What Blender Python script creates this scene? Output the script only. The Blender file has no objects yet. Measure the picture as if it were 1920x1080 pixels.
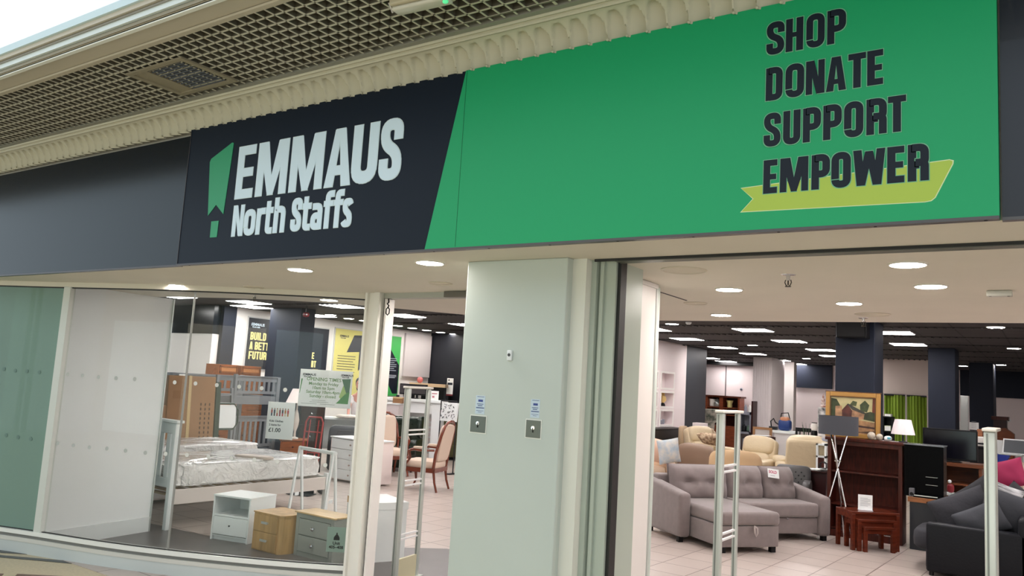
import bpy, math, random
from mathutils import Vector, Matrix
random.seed(7)
PI = math.pi
scn = bpy.context.scene
col = scn.collection

# ------------------------------------------------------------------ camera
YAW, PITCH, ROLL, FPX, CAMH = -0.60006, 0.119325, 0.059677, 1490.87, 1.8
def cam_axes():
    cy, sy, cp, sp = math.cos(YAW), math.sin(YAW), math.cos(PITCH), math.sin(PITCH)
    f = Vector((sy*cp, cy*cp, sp)); r = Vector((cy, -sy, 0)); u = r.cross(f)
    cr, sr = math.cos(ROLL), math.sin(ROLL)
    return cr*r + sr*u, -sr*r + cr*u, f
AR, AU, AF = cam_axes()
cd = bpy.data.cameras.new('camera'); cam = bpy.data.objects.new('camera', cd); col.objects.link(cam)
cd.sensor_width = 36; cd.lens = FPX/1920*36; cd.clip_start = .05; cd.clip_end = 200
M = Matrix((( AR.x, AU.x, -AF.x, 0), (AR.y, AU.y, -AF.y, 0), (AR.z, AU.z, -AF.z, CAMH), (0, 0, 0, 1)))
cam.matrix_world = M
scn.camera = cam

def ray(px, py):
    return AR*((px-960)/FPX) - AU*((py-540)/FPX) + AF
def PZ(px, py, z):
    d = ray(px, py); return Vector((0, 0, CAMH)) + d*((z-CAMH)/d.z)
def PY(px, py, y):
    d = ray(px, py); return Vector((0, 0, CAMH)) + d*(y/d.y)
def PX(px, py, x):
    d = ray(px, py); return Vector((0, 0, CAMH)) + d*(x/d.x)

# ------------------------------------------------------------------ light
scn.view_settings.view_transform = 'Standard'; scn.view_settings.look = 'None'
scn.view_settings.gamma = 1; scn.view_settings.use_curve_mapping = False
scn.view_settings.exposure = 0.2
w = bpy.data.worlds.new('world'); scn.world = w; w.use_nodes = True
nt = w.node_tree; nt.nodes.clear()
tc = nt.nodes.new('ShaderNodeTexCoord'); nz = nt.nodes.new('ShaderNodeTexNoise'); nz.inputs['Scale'].default_value = 1.6
rmp = nt.nodes.new('ShaderNodeValToRGB')
rmp.color_ramp.elements[0].position = .35; rmp.color_ramp.elements[0].color = (.62, .74, .82, 1)
rmp.color_ramp.elements[1].position = .62; rmp.color_ramp.elements[1].color = (.86, .89, .95, 1)
bg = nt.nodes.new('ShaderNodeBackground'); bg.inputs['Strength'].default_value = 1.15
wo = nt.nodes.new('ShaderNodeOutputWorld')
nt.links.new(tc.outputs['Generated'], nz.inputs['Vector']); nt.links.new(nz.outputs['Fac'], rmp.inputs['Fac'])
nt.links.new(rmp.outputs['Color'], bg.inputs['Color']); nt.links.new(bg.outputs[0], wo.inputs[0])
LAMP_ROUND, LAMP_SQUARE = 70.0, 23.5

# ------------------------------------------------------------------ materials
def lin(c):
    return tuple(((v/255)/12.92 if v/255 <= .04045 else ((v/255+.055)/1.055)**2.4) for v in c)
MC = {}
def mat(name, c, rough=.6, metal=0., var=0., scale=6., bump=0., bscale=60., emit=0., coat=0., spec=.5, stretch=None, c2=None, sheen=0.):
    if name in MC: return MC[name]
    m = bpy.data.materials.new(name); m.use_nodes = True; n = m.node_tree; b = n.nodes['Principled BSDF']
    l = lin(c); b.inputs['Base Color'].default_value = (*l, 1); b.inputs['Roughness'].default_value = rough
    b.inputs['Metallic'].default_value = metal; b.inputs['Coat Weight'].default_value = coat
    b.inputs['Specular IOR Level'].default_value = spec; b.inputs['Sheen Weight'].default_value = sheen
    t = n.nodes.new('ShaderNodeTexCoord'); mp = n.nodes.new('ShaderNodeMapping')
    n.links.new(t.outputs['Object'], mp.inputs[0])
    if stretch: mp.inputs['Scale'].default_value = stretch
    if var or c2:
        z = n.nodes.new('ShaderNodeTexNoise'); z.inputs['Scale'].default_value = scale; z.inputs['Detail'].default_value = 5
        n.links.new(mp.outputs[0], z.inputs['Vector'])
        r = n.nodes.new('ShaderNodeValToRGB'); r.color_ramp.elements[0].position = .35; r.color_ramp.elements[1].position = .65
        k = 1-var
        a = lin(c2) if c2 else tuple(v*k for v in l)
        r.color_ramp.elements[0].color = (*a, 1); r.color_ramp.elements[1].color = (*l, 1)
        n.links.new(z.outputs['Fac'], r.inputs['Fac']); n.links.new(r.outputs['Color'], b.inputs['Base Color'])
    if bump:
        z = n.nodes.new('ShaderNodeTexNoise'); z.inputs['Scale'].default_value = bscale; z.inputs['Detail'].default_value = 4
        n.links.new(mp.outputs[0], z.inputs['Vector'])
        bu = n.nodes.new('ShaderNodeBump'); bu.inputs['Strength'].default_value = bump; bu.inputs['Distance'].default_value = .02
        n.links.new(z.outputs['Fac'], bu.inputs['Height']); n.links.new(bu.outputs[0], b.inputs['Normal'])
    if emit:
        b.inputs['Emission Color'].default_value = (*l, 1); b.inputs['Emission Strength'].default_value = emit
    MC[name] = m; return m
def wood(name, c, rough=.35, dark=.62, axis=(1, 1, 8)):
    return mat(name, c, rough, c2=tuple(v*(dark+.2) for v in c), scale=5, stretch=axis, spec=.3)
def glass_mat(name, tint, op=.0, glossy=.9, veil=(200, 210, 205)):
    m = bpy.data.materials.new(name); m.use_nodes = True; n = m.node_tree; n.nodes.clear()
    o = n.nodes.new('ShaderNodeOutputMaterial'); tr = n.nodes.new('ShaderNodeBsdfTransparent'); tr.inputs[0].default_value = (*lin(tint), 1)
    gl = n.nodes.new('ShaderNodeBsdfGlossy'); gl.inputs['Roughness'].default_value = .02; gl.inputs[0].default_value = (glossy,)*3+(1,)
    fr = n.nodes.new('ShaderNodeFresnel'); fr.inputs['IOR'].default_value = 1.5
    mx = n.nodes.new('ShaderNodeMixShader')
    n.links.new(fr.outputs[0], mx.inputs[0]); n.links.new(tr.outputs[0], mx.inputs[1]); n.links.new(gl.outputs[0], mx.inputs[2])
    last = mx
    if op:
        df = n.nodes.new('ShaderNodeBsdfDiffuse'); df.inputs[0].default_value = (*lin(veil), 1)
        m2 = n.nodes.new('ShaderNodeMixShader'); m2.inputs[0].default_value = op
        n.links.new(mx.outputs[0], m2.inputs[1]); n.links.new(df.outputs[0], m2.inputs[2]); last = m2
    n.links.new(last.outputs[0], o.inputs[0]); return m

CREAM = mat('cream_plaster', (216, 210, 196), .7, var=.04, scale=2)
MOULD = mat('cornice_plaster', (200, 195, 174), .55)
BEAM = mat('beige_beam', (190, 180, 160), .6)
WHITE = mat('white_paint', (232, 228, 224), .55, var=.03, scale=1.5)
IVORY = mat('door_frame_white', (228, 226, 218), .35)
GREYW = mat('pale_green_white_paint', (196, 205, 198), .45, var=.05, scale=1.2, bump=.05, bscale=14)
NAVY = mat('navy_panel', (8, 20, 30), .2, spec=.6)
NAVYW = mat('navy_wall', (30, 36, 50), .6, spec=.25)
GREEN = mat('sign_green', (24, 168, 108), .42, spec=.4)
INK = mat('letter_navy', (18, 28, 42), .45, spec=.3)
SKYL = mat('letter_ice_blue', (222, 242, 255), .4)
LIME = mat('ribbon_lime', (180, 205, 78), .4)
EDGE = mat('letter_white_edge', (214, 232, 236), .4)
LOGOG = mat('logo_green', (50, 160, 112), .4)
DARKM = mat('dark_metal', (40, 42, 46), .4, metal=.6)
ALU = mat('aluminium', (205, 210, 206), .32, metal=.55)
CHROME = mat('chrome', (215, 215, 218), .12, metal=1.)
BLACK = mat('black_plastic', (10, 10, 12), .4, spec=.25)
BLACKG = mat('black_gloss', (3, 3, 5), .25, spec=.06)
PWHITE = mat('white_furniture', (226, 230, 230), .35)
PAPER = mat('paper', (236, 238, 236), .6)
OAK = wood('oak', (196, 158, 106), .4, .66, (3, 3, .4))
OAKT = wood('light_oak_top', (214, 182, 136), .35, .68, (.6, 6, 6))
SAGE = mat('grey_sage_paint', (150, 154, 148), .45)
PINE = wood('orange_pine', (154, 86, 46), .35, .6, (1, 6, 6))
MAHOG = wood('mahogany', (78, 26, 14), .4, .5, (5, 5, .5))
MAHOGD = wood('dark_mahogany', (48, 14, 12), .3, .55, (5, 5, .5))
REDW = wood('polished_red_wood', (96, 40, 24), .25, .6, (1, 5, 5))
GREYP = mat('bunk_grey_paint', (112, 116, 122), .45)
CARD = mat('cardboard', (148, 108, 72), .75, var=.08, scale=3)
TAPE = mat('packing_tape', (196, 170, 124), .25)
PLASTIC = mat('mattress_wrap', (226, 222, 220), .16, coat=.6, bump=.9, bscale=9)
MATT = mat('mattress_grey', (232, 228, 226), .7)
SOFAG = mat('grey_sofa_fabric', (124, 112, 110), .9, var=.1, scale=14, bump=.12, bscale=300, sheen=.3)
SOFAD = mat('grey_sofa_fabric_dark', (96, 86, 86), .9, sheen=.3)
CRM = mat('cream_leather', (204, 186, 154), .38, bump=.25, bscale=14)
CRMF = mat('cream_fabric', (208, 184, 160), .85)
TAUPE = mat('taupe_leather', (132, 108, 90), .5)
WHF = mat('ivory_fabric', (222, 206, 198), .85, var=.03)
NAVL = mat('black_leather', (10, 12, 19), .45, spec=.22, bump=.1, bscale=40)
CHAR = mat('charcoal_cushion', (40, 40, 46), .85, bump=.5, bscale=9)
DGREY = mat('dark_grey_fabric', (34, 34, 38), .85, bump=.4, bscale=10)
CHEST = mat('green_leather', (22, 36, 26), .22, coat=.4)
OLIVE = mat('olive_velvet', (70, 68, 34), .85)
GREYCH = mat('grey_leather', (88, 86, 86), .35)
UPH = mat('upholstery_ivory', (204, 184, 166), .8)
PINKC = mat('magenta_cushion', (140, 28, 70), .85)
CURT = mat('lime_curtain', (122, 150, 40), .8)
def translucent(m):     # thin paper that also lets light through from behind
    n = m.node_tree; b = n.nodes['Principled BSDF']; o = n.nodes['Material Output']; t = n.nodes.new('ShaderNodeBsdfTranslucent'); x = n.nodes.new('ShaderNodeMixShader')
    t.inputs[0].default_value = b.inputs['Base Color'].default_value[:]; x.inputs[0].default_value = .42
    n.links.new(b.outputs[0], x.inputs[1]); n.links.new(t.outputs[0], x.inputs[2]); n.links.new(x.outputs[0], o.inputs[0]); return m
PAVG = mat('dark_vinyl_floor', (98, 94, 94), .35, var=.12, scale=3)

# ------------------------------------------------------------------ mesh builder
class MB:
    def __init__(s, T=None): s.v = []; s.f = []; s.T = T
    def add(s, vs, fs):
        o = len(s.v)
        s.v += [tuple(s.T @ Vector(p)) if s.T else tuple(p) for p in vs]
        s.f += [tuple(i+o for i in f) for f in fs]; return s
    def box(s, x0, y0, z0, x1, y1, z1, rot=None, piv=None):
        vs = [Vector(p) for p in ((x0,y0,z0),(x1,y0,z0),(x1,y1,z0),(x0,y1,z0),(x0,y0,z1),(x1,y0,z1),(x1,y1,z1),(x0,y1,z1))]
        if rot is not None:
            pv = Vector(piv) if piv else Vector(((x0+x1)/2, (y0+y1)/2, (z0+z1)/2))
            vs = [rot @ (p-pv) + pv for p in vs]
        return s.add(vs, [(0,3,2,1),(4,5,6,7),(0,1,5,4),(1,2,6,5),(2,3,7,6),(3,0,4,7)])
    def hexa(s, b, t):   # b, t: four points each, same winding (ccw from above)
        return s.add(list(b)+list(t), [(0,3,2,1),(4,5,6,7),(0,1,5,4),(1,2,6,5),(2,3,7,6),(3,0,4,7)])
    def cyl(s, a, b, r0, r1=None, n=12):
        a, b = Vector(a), Vector(b); r1 = r0 if r1 is None else r1
        d = (b-a).normalized(); u = d.orthogonal().normalized(); w2 = d.cross(u)
        vs = []
        for c, r in ((a, r0), (b, r1)):
            for i in range(n):
                t = 2*PI*i/n; vs.append(c + (u*math.cos(t) + w2*math.sin(t))*r)
        return s.add(vs, [tuple(range(n-1, -1, -1)), tuple(range(n, 2*n))] + [(i, (i+1) % n, n+(i+1) % n, n+i) for i in range(n)])
    def tube(s, pts, r, n=8):
        pts = [Vector(p) for p in pts]; vs = []; up = None
        for i, p in enumerate(pts):
            d = (pts[min(i+1, len(pts)-1)] - pts[max(i-1, 0)]).normalized()
            u = d.orthogonal().normalized() if up is None else (up - d*up.dot(d)).normalized()
            up = u; w2 = d.cross(u); rr = r[i] if isinstance(r, (list, tuple)) else r
            vs += [p + (u*math.cos(2*PI*k/n) + w2*math.sin(2*PI*k/n))*rr for k in range(n)]
        m = len(pts); fs = [tuple(range(n-1, -1, -1)), tuple(range((m-1)*n, m*n))]
        for i in range(m-1):
            fs += [(i*n+k, i*n+(k+1) % n, (i+1)*n+(k+1) % n, (i+1)*n+k) for k in range(n)]
        return s.add(vs, fs)
    def lathe(s, prof, c=(0, 0, 0), n=20):
        vs = []; m = len(prof)
        for r, z in prof:
            vs += [(c[0]+r*math.cos(2*PI*k/n), c[1]+r*math.sin(2*PI*k/n), c[2]+z) for k in range(n)]
        fs = [tuple(range(n-1, -1, -1)), tuple(range((m-1)*n, m*n))]
        for i in range(m-1):
            fs += [(i*n+k, i*n+(k+1) % n, (i+1)*n+(k+1) % n, (i+1)*n+k) for k in range(n)]
        return s.add(vs, fs)
    def prism(s, poly, O, U, V, t):   # 2-D polygon on plane O + uU + vV, thickness t along U x V
        O, U, V = Vector(O), Vector(U), Vector(V); N = U.cross(V).normalized(); n = len(poly)
        a = sum(poly[i][0]*poly[(i+1) % n][1] - poly[(i+1) % n][0]*poly[i][1] for i in range(n))
        if a < 0: poly = poly[::-1]
        vs = [O + U*p[0] + V*p[1] for p in poly] + [O + U*p[0] + V*p[1] + N*t for p in poly]
        return s.add(vs, [tuple(range(n-1, -1, -1)), tuple(range(n, 2*n))] + [(i, (i+1) % n, n+(i+1) % n, n+i) for i in range(n)])
    def cushion(s, c, sx, sy, sz, e=.35, rot=None, n=20, m=12, puff=0.):
        # superellipsoid; e small = boxy
        c = Vector(c); vs = []
        sg = lambda v, p: math.copysign(abs(v)**p, v)
        for j in range(m+1):
            ph = -PI/2 + PI*j/m
            for i in range(n):
                th = 2*PI*i/n
                x = sg(math.cos(ph), e)*sg(math.cos(th), e); y = sg(math.cos(ph), e)*sg(math.sin(th), e); z = sg(math.sin(ph), e)
                k = 1 - puff*(max(abs(x), abs(z))**4)
                p = Vector((x*sx/2, y*sy/2*k, z*sz/2))
                vs.append(c + (rot @ p if rot is not None else p))
        fs = [(j*n+i, j*n+(i+1) % n, (j+1)*n+(i+1) % n, (j+1)*n+i) for j in range(m) for i in range(n)]
        return s.add(vs, fs)
    def grid(s, fn, nu, nv, closed=False):
        vs = [fn(i/nu, j/nv) for j in range(nv+1) for i in range(nu+1)]
        return s.add(vs, [(j*(nu+1)+i, j*(nu+1)+i+1, (j+1)*(nu+1)+i+1, (j+1)*(nu+1)+i) for j in range(nv) for i in range(nu)])
    def build(s, name, m, parent=None, bevel=0., seg=2, smooth=False, label=None, kind=None, solid=0.):
        me = bpy.data.meshes.new(name); me.from_pydata(s.v, [], s.f); me.validate(); me.update()
        if isinstance(m, (list, tuple)):
            for q in m: me.materials.append(q)
        else: me.materials.append(m)
        if smooth:
            for p in me.polygons: p.use_smooth = True
            try: me.set_sharp_from_angle(angle=math.radians(50))
            except Exception: pass
        o = bpy.data.objects.new(name, me); col.objects.link(o)
        if parent: o.parent = parent
        if solid:
            q = o.modifiers.new('solid', 'SOLIDIFY'); q.thickness = solid; q.offset = 0
        if bevel:
            q = o.modifiers.new('bevel', 'BEVEL'); q.width = bevel; q.segments = seg; q.limit_method = 'ANGLE'; q.angle_limit = math.radians(40)
            if seg > 2:
                for p in me.polygons: p.use_smooth = True
        if label: o['label'] = label
        if kind: o['kind'] = kind
        return o
def tag(o, label, cat, group=None, kind=None):
    o['label'] = label; o['category'] = cat
    if group: o['group'] = group
    if kind: o['kind'] = kind
    return o
def thing(name, label, cat, loc=(0, 0, 0), rz=0, group=None):
    o = bpy.data.objects.new(name, None); col.objects.link(o); o.empty_display_size = .1
    o.location = loc; o.rotation_euler = (0, 0, rz); return tag(o, label, cat, group)
def struct(o): o['kind'] = 'structure'; return o
def kids(o): return [c for c in o.children]
def copy_tree(o, parent=None):
    c = o.copy(); col.objects.link(c); c.parent = parent
    for ch in kids(o): copy_tree(ch, c)
    return c
def dup(o, loc, rz, label, group=None):
    c = copy_tree(o); c.location = loc; c.rotation_euler = (0, 0, rz); c['label'] = label
    if group: c['group'] = group
    return c
def R3(ax, d): return Matrix.Rotation(math.radians(d), 3, ax)
def frame_from(A, B):   # A front left, B front right on the floor
    d = Vector(B) - Vector(A); return Vector(A), math.atan2(d.y, d.x), math.hypot(d.x, d.y)

# ------------------------------------------------------------------ lettering
def fillet(pts, r, closed=False, n=6):
    out = []; N = len(pts)
    for i in range(N):
        p = Vector(pts[i])
        if not closed and i in (0, N-1): out.append(p); continue
        a = Vector(pts[i-1]); b = Vector(pts[(i+1) % N])
        da = (a-p); db = (b-p); k = min(r, da.length*.499, db.length*.499)
        pa = p + da.normalized()*k; pb = p + db.normalized()*k
        for q in range(n+1):
            t = q/n; out.append((1-t)**2*pa + 2*t*(1-t)*p + t*t*pb)
    return out
def stroke(pts, wd, closed=False):
    L, Rr = [], []; N = len(pts)
    for i in range(N):
        p = pts[i]; a = pts[i-1] if (i or closed) else p; b = pts[(i+1) % N] if (i < N-1 or closed) else p
        d1 = (p-a).normalized() if (p-a).length > 1e-9 else None; d2 = (b-p).normalized() if (b-p).length > 1e-9 else None
        d = ((d1 or d2) + (d2 or d1)).normalized(); nn = Vector((-d.y, d.x))
        L.append(p + nn*wd/2); Rr.append(p - nn*wd/2)
    q = [[L[i], L[(i+1) % N], Rr[(i+1) % N], Rr[i]] for i in range(N if closed else N-1)]
    return q
def glyph(ch, w, s, bold=1.):
    h = 1.; q = []; t = s*.92; R = lambda a, b, c, d: q.append([(a, b), (c, b), (c, d), (a, d)])
    S = lambda pts, r, closed=False, wd=None: q.extend(stroke(fillet(pts, r, closed), wd or s, closed))
    i = s/2; H = t/2
    if ch in 'EFL':
        R(0, 0, s, 1)
        if ch != 'L': R(s, 1-t, w, 1); R(s, .5-t*.5, w*.93, .5+t*.42)
        if ch != 'F': R(s, 0, w, t)
    elif ch == 'I': R(0, 0, s, 1)
    elif ch == 'T': R(0, 1-t, w, 1); R(w/2-s/2, 0, w/2+s/2, 1-t)
    elif ch == 'H': R(0, 0, s, 1); R(w-s, 0, w, 1); R(s, .5-t*.4, w-s, .5+t*.4)
    elif ch == 'N': R(0, 0, s*.9, 1); R(w-s*.9, 0, w, 1); q.append([(s*.3, 1), (s*1.15, 1), (w-s*.3, 0), (w-s*1.15, 0)])
    elif ch == 'M':
        R(0, 0, s*.86, 1); R(w-s*.86, 0, w, 1)
        q.append([(s*.1, 1), (s*1.3, 1), (w/2+s*.36, 0), (w/2-s*.36, 0)]); q.append([(w-s*1.3, 1), (w-s*.1, 1), (w/2+s*.36, 0), (w/2-s*.36, 0)])
    elif ch == 'W':
        a = s*.5
        q.append([(0, 1), (s, 1), (w*.25+a, 0), (w*.25-a, 0)]); q.append([(w*.5-a*.9, .95), (w*.5+a*.9, .95), (w*.25+a, 0), (w*.25-a, 0)])
        q.append([(w*.5-a*.9, .95), (w*.5+a*.9, .95), (w*.75+a, 0), (w*.75-a, 0)]); q.append([(w-s, 1), (w, 1), (w*.75+a, 0), (w*.75-a, 0)])
    elif ch == 'A':
        q.append([(0, 0), (s, 0), (w/2+s*.12, 1), (w/2-s*.62, 1)]); q.append([(w-s, 0), (w, 0), (w/2+s*.62, 1), (w/2-s*.12, 1)])
        R(w*.24, .2, w*.76, .2+t*.8)
    elif ch == 'U': S([(i, 1), (i, H), (w-i, H), (w-i, 1)], .26)
    elif ch == 'O': S([(i, H), (w-i, H), (w-i, 1-H), (i, 1-H)], .24, True)
    elif ch == 'D': R(0, 0, s, 1); S([(s*.5, H), (w-i, H), (w-i, 1-H), (s*.5, 1-H)], .2)
    elif ch in 'PRB':
        R(0, 0, s, 1); S([(s*.5, .44), (w-i, .44), (w-i, 1-H), (s*.5, 1-H)], .17)
        if ch == 'R': S([(s*.9, .5), (w-i, .5), (w-i, 0)], .16)
        if ch == 'B': S([(s*.5, H), (w-i, H), (w-i, .52), (s*.5, .52)], .17)
    elif ch == 'S': S([(w-i, .66), (w-i, 1-H), (i, 1-H), (i, .60), (w-i, .42), (w-i, H), (i, H), (i, .34)], .2)
    elif ch == 'o': S([(i, H), (w-i, H), (w-i, 1-H), (i, 1-H)], .3, True)
    elif ch == 's': S([(w-i*.7, .78), (w-i*1.2, 1-H), (i, 1-H), (i, .60), (w-i, .42), (w-i, H), (i*1.2, H), (i*.6, .2)], .2)
    elif ch == 'r': R(0, 0, s, 1); S([(i, .7), (i*1.6, 1-H), (w, 1-H)], .2)
    elif ch == 't': S([(w*.35, 1.25), (w*.35, H), (w, H)], .2); R(0, .8, w, 1)
    elif ch == 'h': R(0, 0, s, 1.35); S([(i, .8), (i, 1-H), (w-i, 1-H), (w-i, 0)], .2)
    elif ch == 'f': S([(w, 1.36-H), (w*.38, 1.36-H), (w*.38, 0)], .25); R(0, .82, w*.95, 1)
    elif ch == 'a': S([(i*.6, .95-H), (w-i, .95-H), (w-i, 0)], .25); S([(w-i, .5), (i, .5), (i, H), (w-i, H)], .2)
    return q
def letters(mb, spec, y0, h, O, U, V, t, grow=0.):
    # spec: (char, x0, width, stem) in metres on the plane
    for ch, x0, wd, st in spec:
        for kk, poly in enumerate(glyph(ch, wd/h, st/h)):
            P = [(x0+p[0]*h, y0+p[1]*h) for p in poly]
            if grow:
                cx = sum(p[0] for p in P)/len(P); cy = sum(p[1] for p in P)/len(P)
                P = [(p[0]+math.copysign(grow, p[0]-cx), p[1]+math.copysign(grow, p[1]-cy)) for p in P]
            mb.prism(P, O, U, V, t + kk*.00006)
def line_spec(txt, x0, h, wf=.5, sf=.19, gap=.06, widths={}):
    out = []; x = x0
    for c in txt:
        if c == ' ': x += h*.25; continue
        wd = h*({'M': .68, 'W': .8, 'I': sf}.get(c, wf)); out.append((c, x, wd, h*sf)); x += wd + h*gap
    return out, x
def text(name, body, size, m, parent, loc, rot, ext=.0006, align='CENTER', bold=0.):
    cu = bpy.data.curves.new(name, 'FONT'); cu.body = body; cu.size = size; cu.extrude = ext; cu.align_x = align; cu.offset = bold; cu.resolution_u = 2
    t = bpy.data.objects.new('tmp', cu); me = bpy.data.meshes.new_from_object(t); bpy.data.objects.remove(t)
    me.materials.clear(); me.materials.append(m); me.name = name
    o = bpy.data.objects.new(name, me); col.objects.link(o); o.parent = parent; o.location = loc; o.rotation_euler = rot; return o
# ================================================================== structure
ZS, ZC = 2.5, 3.0           # white soffit over the shop front, dark ceiling further in
X1, Z1 = Vector((1, 0, 0)), Vector((0, 0, 1)); Y1 = Vector((0, 1, 0))

# ---- floors
def tile_mat():
    m = bpy.data.materials.new('shop_floor_tiles'); m.use_nodes = True; n = m.node_tree; b = n.nodes['Principled BSDF']
    t = n.nodes.new('ShaderNodeTexCoord'); mp = n.nodes.new('ShaderNodeMapping'); br = n.nodes.new('ShaderNodeTexBrick')
    mp.inputs['Rotation'].default_value = (0, 0, math.radians(2.6)); mp.inputs['Location'].default_value = (.34, -.02, 0)
    br.offset = 0; br.inputs['Scale'].default_value = 1; br.inputs['Brick Width'].default_value = .44; br.inputs['Row Height'].default_value = .425
    br.inputs['Mortar Size'].default_value = .0055; br.inputs['Mortar Smooth'].default_value = .1
    br.inputs['Color1'].default_value = (*lin((186, 173, 165)), 1); br.inputs['Color2'].default_value = (*lin((178, 165, 157)), 1); br.inputs['Mortar'].default_value = (*lin((92, 72, 66)), 1)
    n.links.new(t.outputs['Object'], mp.inputs[0]); n.links.new(mp.outputs[0], br.inputs['Vector'])
    n.links.new(br.outputs['Color'], b.inputs['Base Color']); b.inputs['Roughness'].default_value = .3
    return m
struct(MB().box(-19, 3.9, -.05, 3.9, 28.5, 0).build('floor', tile_mat()))
GL = [(-9.2, 3.36), (-8.36, 3.63), (-7.8, 3.81), (-7.0, 4.03), (-6.38, 4.25), (-5.7, 4.56), (-5.25, 4.81), (-4.92, 5.03)]   # plan line of the bowed glass
dk = [(-9.2, 3.4)] + [(a, b+.02) for a, b in GL[1:]] + [(-4.7, 5.05), (-4.0, 5.05), (-3.0, 5.0), (-3.0, 7.3), (-5.4, 6.95), (-5.75, 6.62), (-6.2, 6.1), (-6.9, 5.62), (-7.5, 5.46), (-8.27, 5.40), (-9.2, 5.3)]
struct(MB().prism([(a, b) for a, b in dk], (0, 0, .001), X1, Y1, .006).build('floor', PAVG))
struct(MB().box(-17, -8, -.06, 6, 5.4, -.005).build('floor', mat('terrazzo_cream', (196, 182, 150), .35, var=.16, scale=55)))
TB = mat('terrazzo_brown', (104, 70, 56), .35, var=.2, scale=60); TK = mat('terrazzo_black', (24, 26, 26), .3)
inl = MB()
for cx, cy in [(-7.19, 3.10), (-6.79, 3.42), (-7.6, 3.16), (-6.36, 3.68), (-6.75, 2.8), (-7.15, 2.5), (-5.95, 3.9), (-6.3, 3.06), (-5.5, 3.6)]:
    k = .33; inl.prism([(cx-k, cy), (cx, cy-k*.75), (cx+k, cy), (cx, cy+k*.75)], (0, 0, -.005), X1, Y1, .002)
struct(inl.build('trim_4', TB))
b = MB()
b.prism([(-8.6, 3.36), (-7.81, 3.56), (-7.15, 3.92), (-7.2, 3.98), (-7.85, 3.62), (-8.6, 3.42)], (0, 0, -.005), X1, Y1, .003)
b.prism([(-8.6, 3.52), (-7.95, 3.66), (-7.6, 3.9), (-7.7, 3.96), (-8.6, 3.66)], (0, 0, -.005), X1, Y1, .003)
b.prism([(-6.66, 3.96), (-6.1, 3.9), (-5.5, 4.1), (-5.5, 4.4), (-6.5, 4.1)], (0, 0, -.005), X1, Y1, .003)
struct(b.build('trim_5', TK))

# ---- ceilings
edge = [(-9.5, 4.7), (-7.75, 4.95), (-7.1, 5.08), (-6.56, 5.28), (-6.14, 5.54), (-5.8, 5.85), (-5.6, 6.15), (-5.2, 6.73), (-4.4, 7.15), (-3.23, 7.27), (-1.42, 7.31), (3.5, 7.35)]
struct(MB().prism([(-9.5, 3.362), (3.5, 3.362)] + edge[::-1], (0, 0, ZS), X1, Y1, .1).build('ceiling', CREAM))
rim = MB()
for (a, b2), (c, d) in zip(edge, edge[1:]): rim.hexa([(a, b2-.02, ZS+.1), (c, d-.02, ZS+.1), (c, d, ZS+.1), (a, b2, ZS+.1)], [(a, b2-.02, ZC+.1), (c, d-.02, ZC+.1), (c, d, ZC+.1), (a, b2, ZC+.1)])
struct(rim.build('ceiling', mat('dark_ceiling_rim', (30, 30, 32), .7)))
def dark_ceiling():
    m = bpy.data.materials.new('dark_ceiling_tiles'); m.use_nodes = True; n = m.node_tree; b = n.nodes['Principled BSDF']
    t = n.nodes.new('ShaderNodeTexCoord'); br = n.nodes.new('ShaderNodeTexBrick'); br.offset = 0; br.inputs['Scale'].default_value = 1
    br.inputs['Brick Width'].default_value = .6; br.inputs['Row Height'].default_value = .6; br.inputs['Mortar Size'].default_value = .012
    br.inputs['Color1'].default_value = (*lin((62, 59, 60)), 1); br.inputs['Color2'].default_value = (*lin((55, 52, 53)), 1); br.inputs['Mortar'].default_value = (*lin((26, 25, 26)), 1)
    n.links.new(t.outputs['Object'], br.inputs['Vector']); n.links.new(br.outputs['Color'], b.inputs['Base Color']); b.inputs['Roughness'].default_value = .8
    return m
struct(MB().box(-19, 4, ZC, 3.9, 28.6, ZC+.1).build('ceiling', dark_ceiling()))
sl = MB(); slb = MB()
y = 9.6
while y < 27:
    slb.box(-16, y, ZC-.004, 3.4, y+.16, ZC-.001)
    x = -12
    while x < 3: sl.box(x, y+.01, ZC-.02, x+.03, y+.15, ZC-.004); x += .12
    y += 1.8
o = struct(slb.build('ceiling', mat('slot_black', (8, 8, 9), .8)))
o = struct(sl.build('ceiling', mat('slot_blades', (58, 55, 56), .7)))

# ---- shell of the shop
def wall(name, x0, y0, x1, y1, m, z0=0, z1=ZC, th=.1):
    a, b2 = Vector((x0, y0, 0)), Vector((x1, y1, 0)); d = (b2-a).normalized(); nn = Vector((-d.y, d.x, 0))*th
    o = MB().hexa([a+Vector((0, 0, z0)), b2+Vector((0, 0, z0)), b2+nn+Vector((0, 0, z0)), a+nn+Vector((0, 0, z0))], [a+Vector((0, 0, z1)), b2+Vector((0, 0, z1)), b2+nn+Vector((0, 0, z1)), a+nn+Vector((0, 0, z1))]).build(name, m)
    return struct(o)
def block(name, x0, y0, x1, y1, m, z0=0, z1=ZC, bevel=0.):
    return struct(MB().box(x0, y0, z0, x1, y1, z1).build(name, m, bevel=bevel))
PINKW = mat('shop_wall_white', (232, 220, 220), .6)
BK = 27.4
def zat(px, py, y): return PY(px, py, y).z
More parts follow.
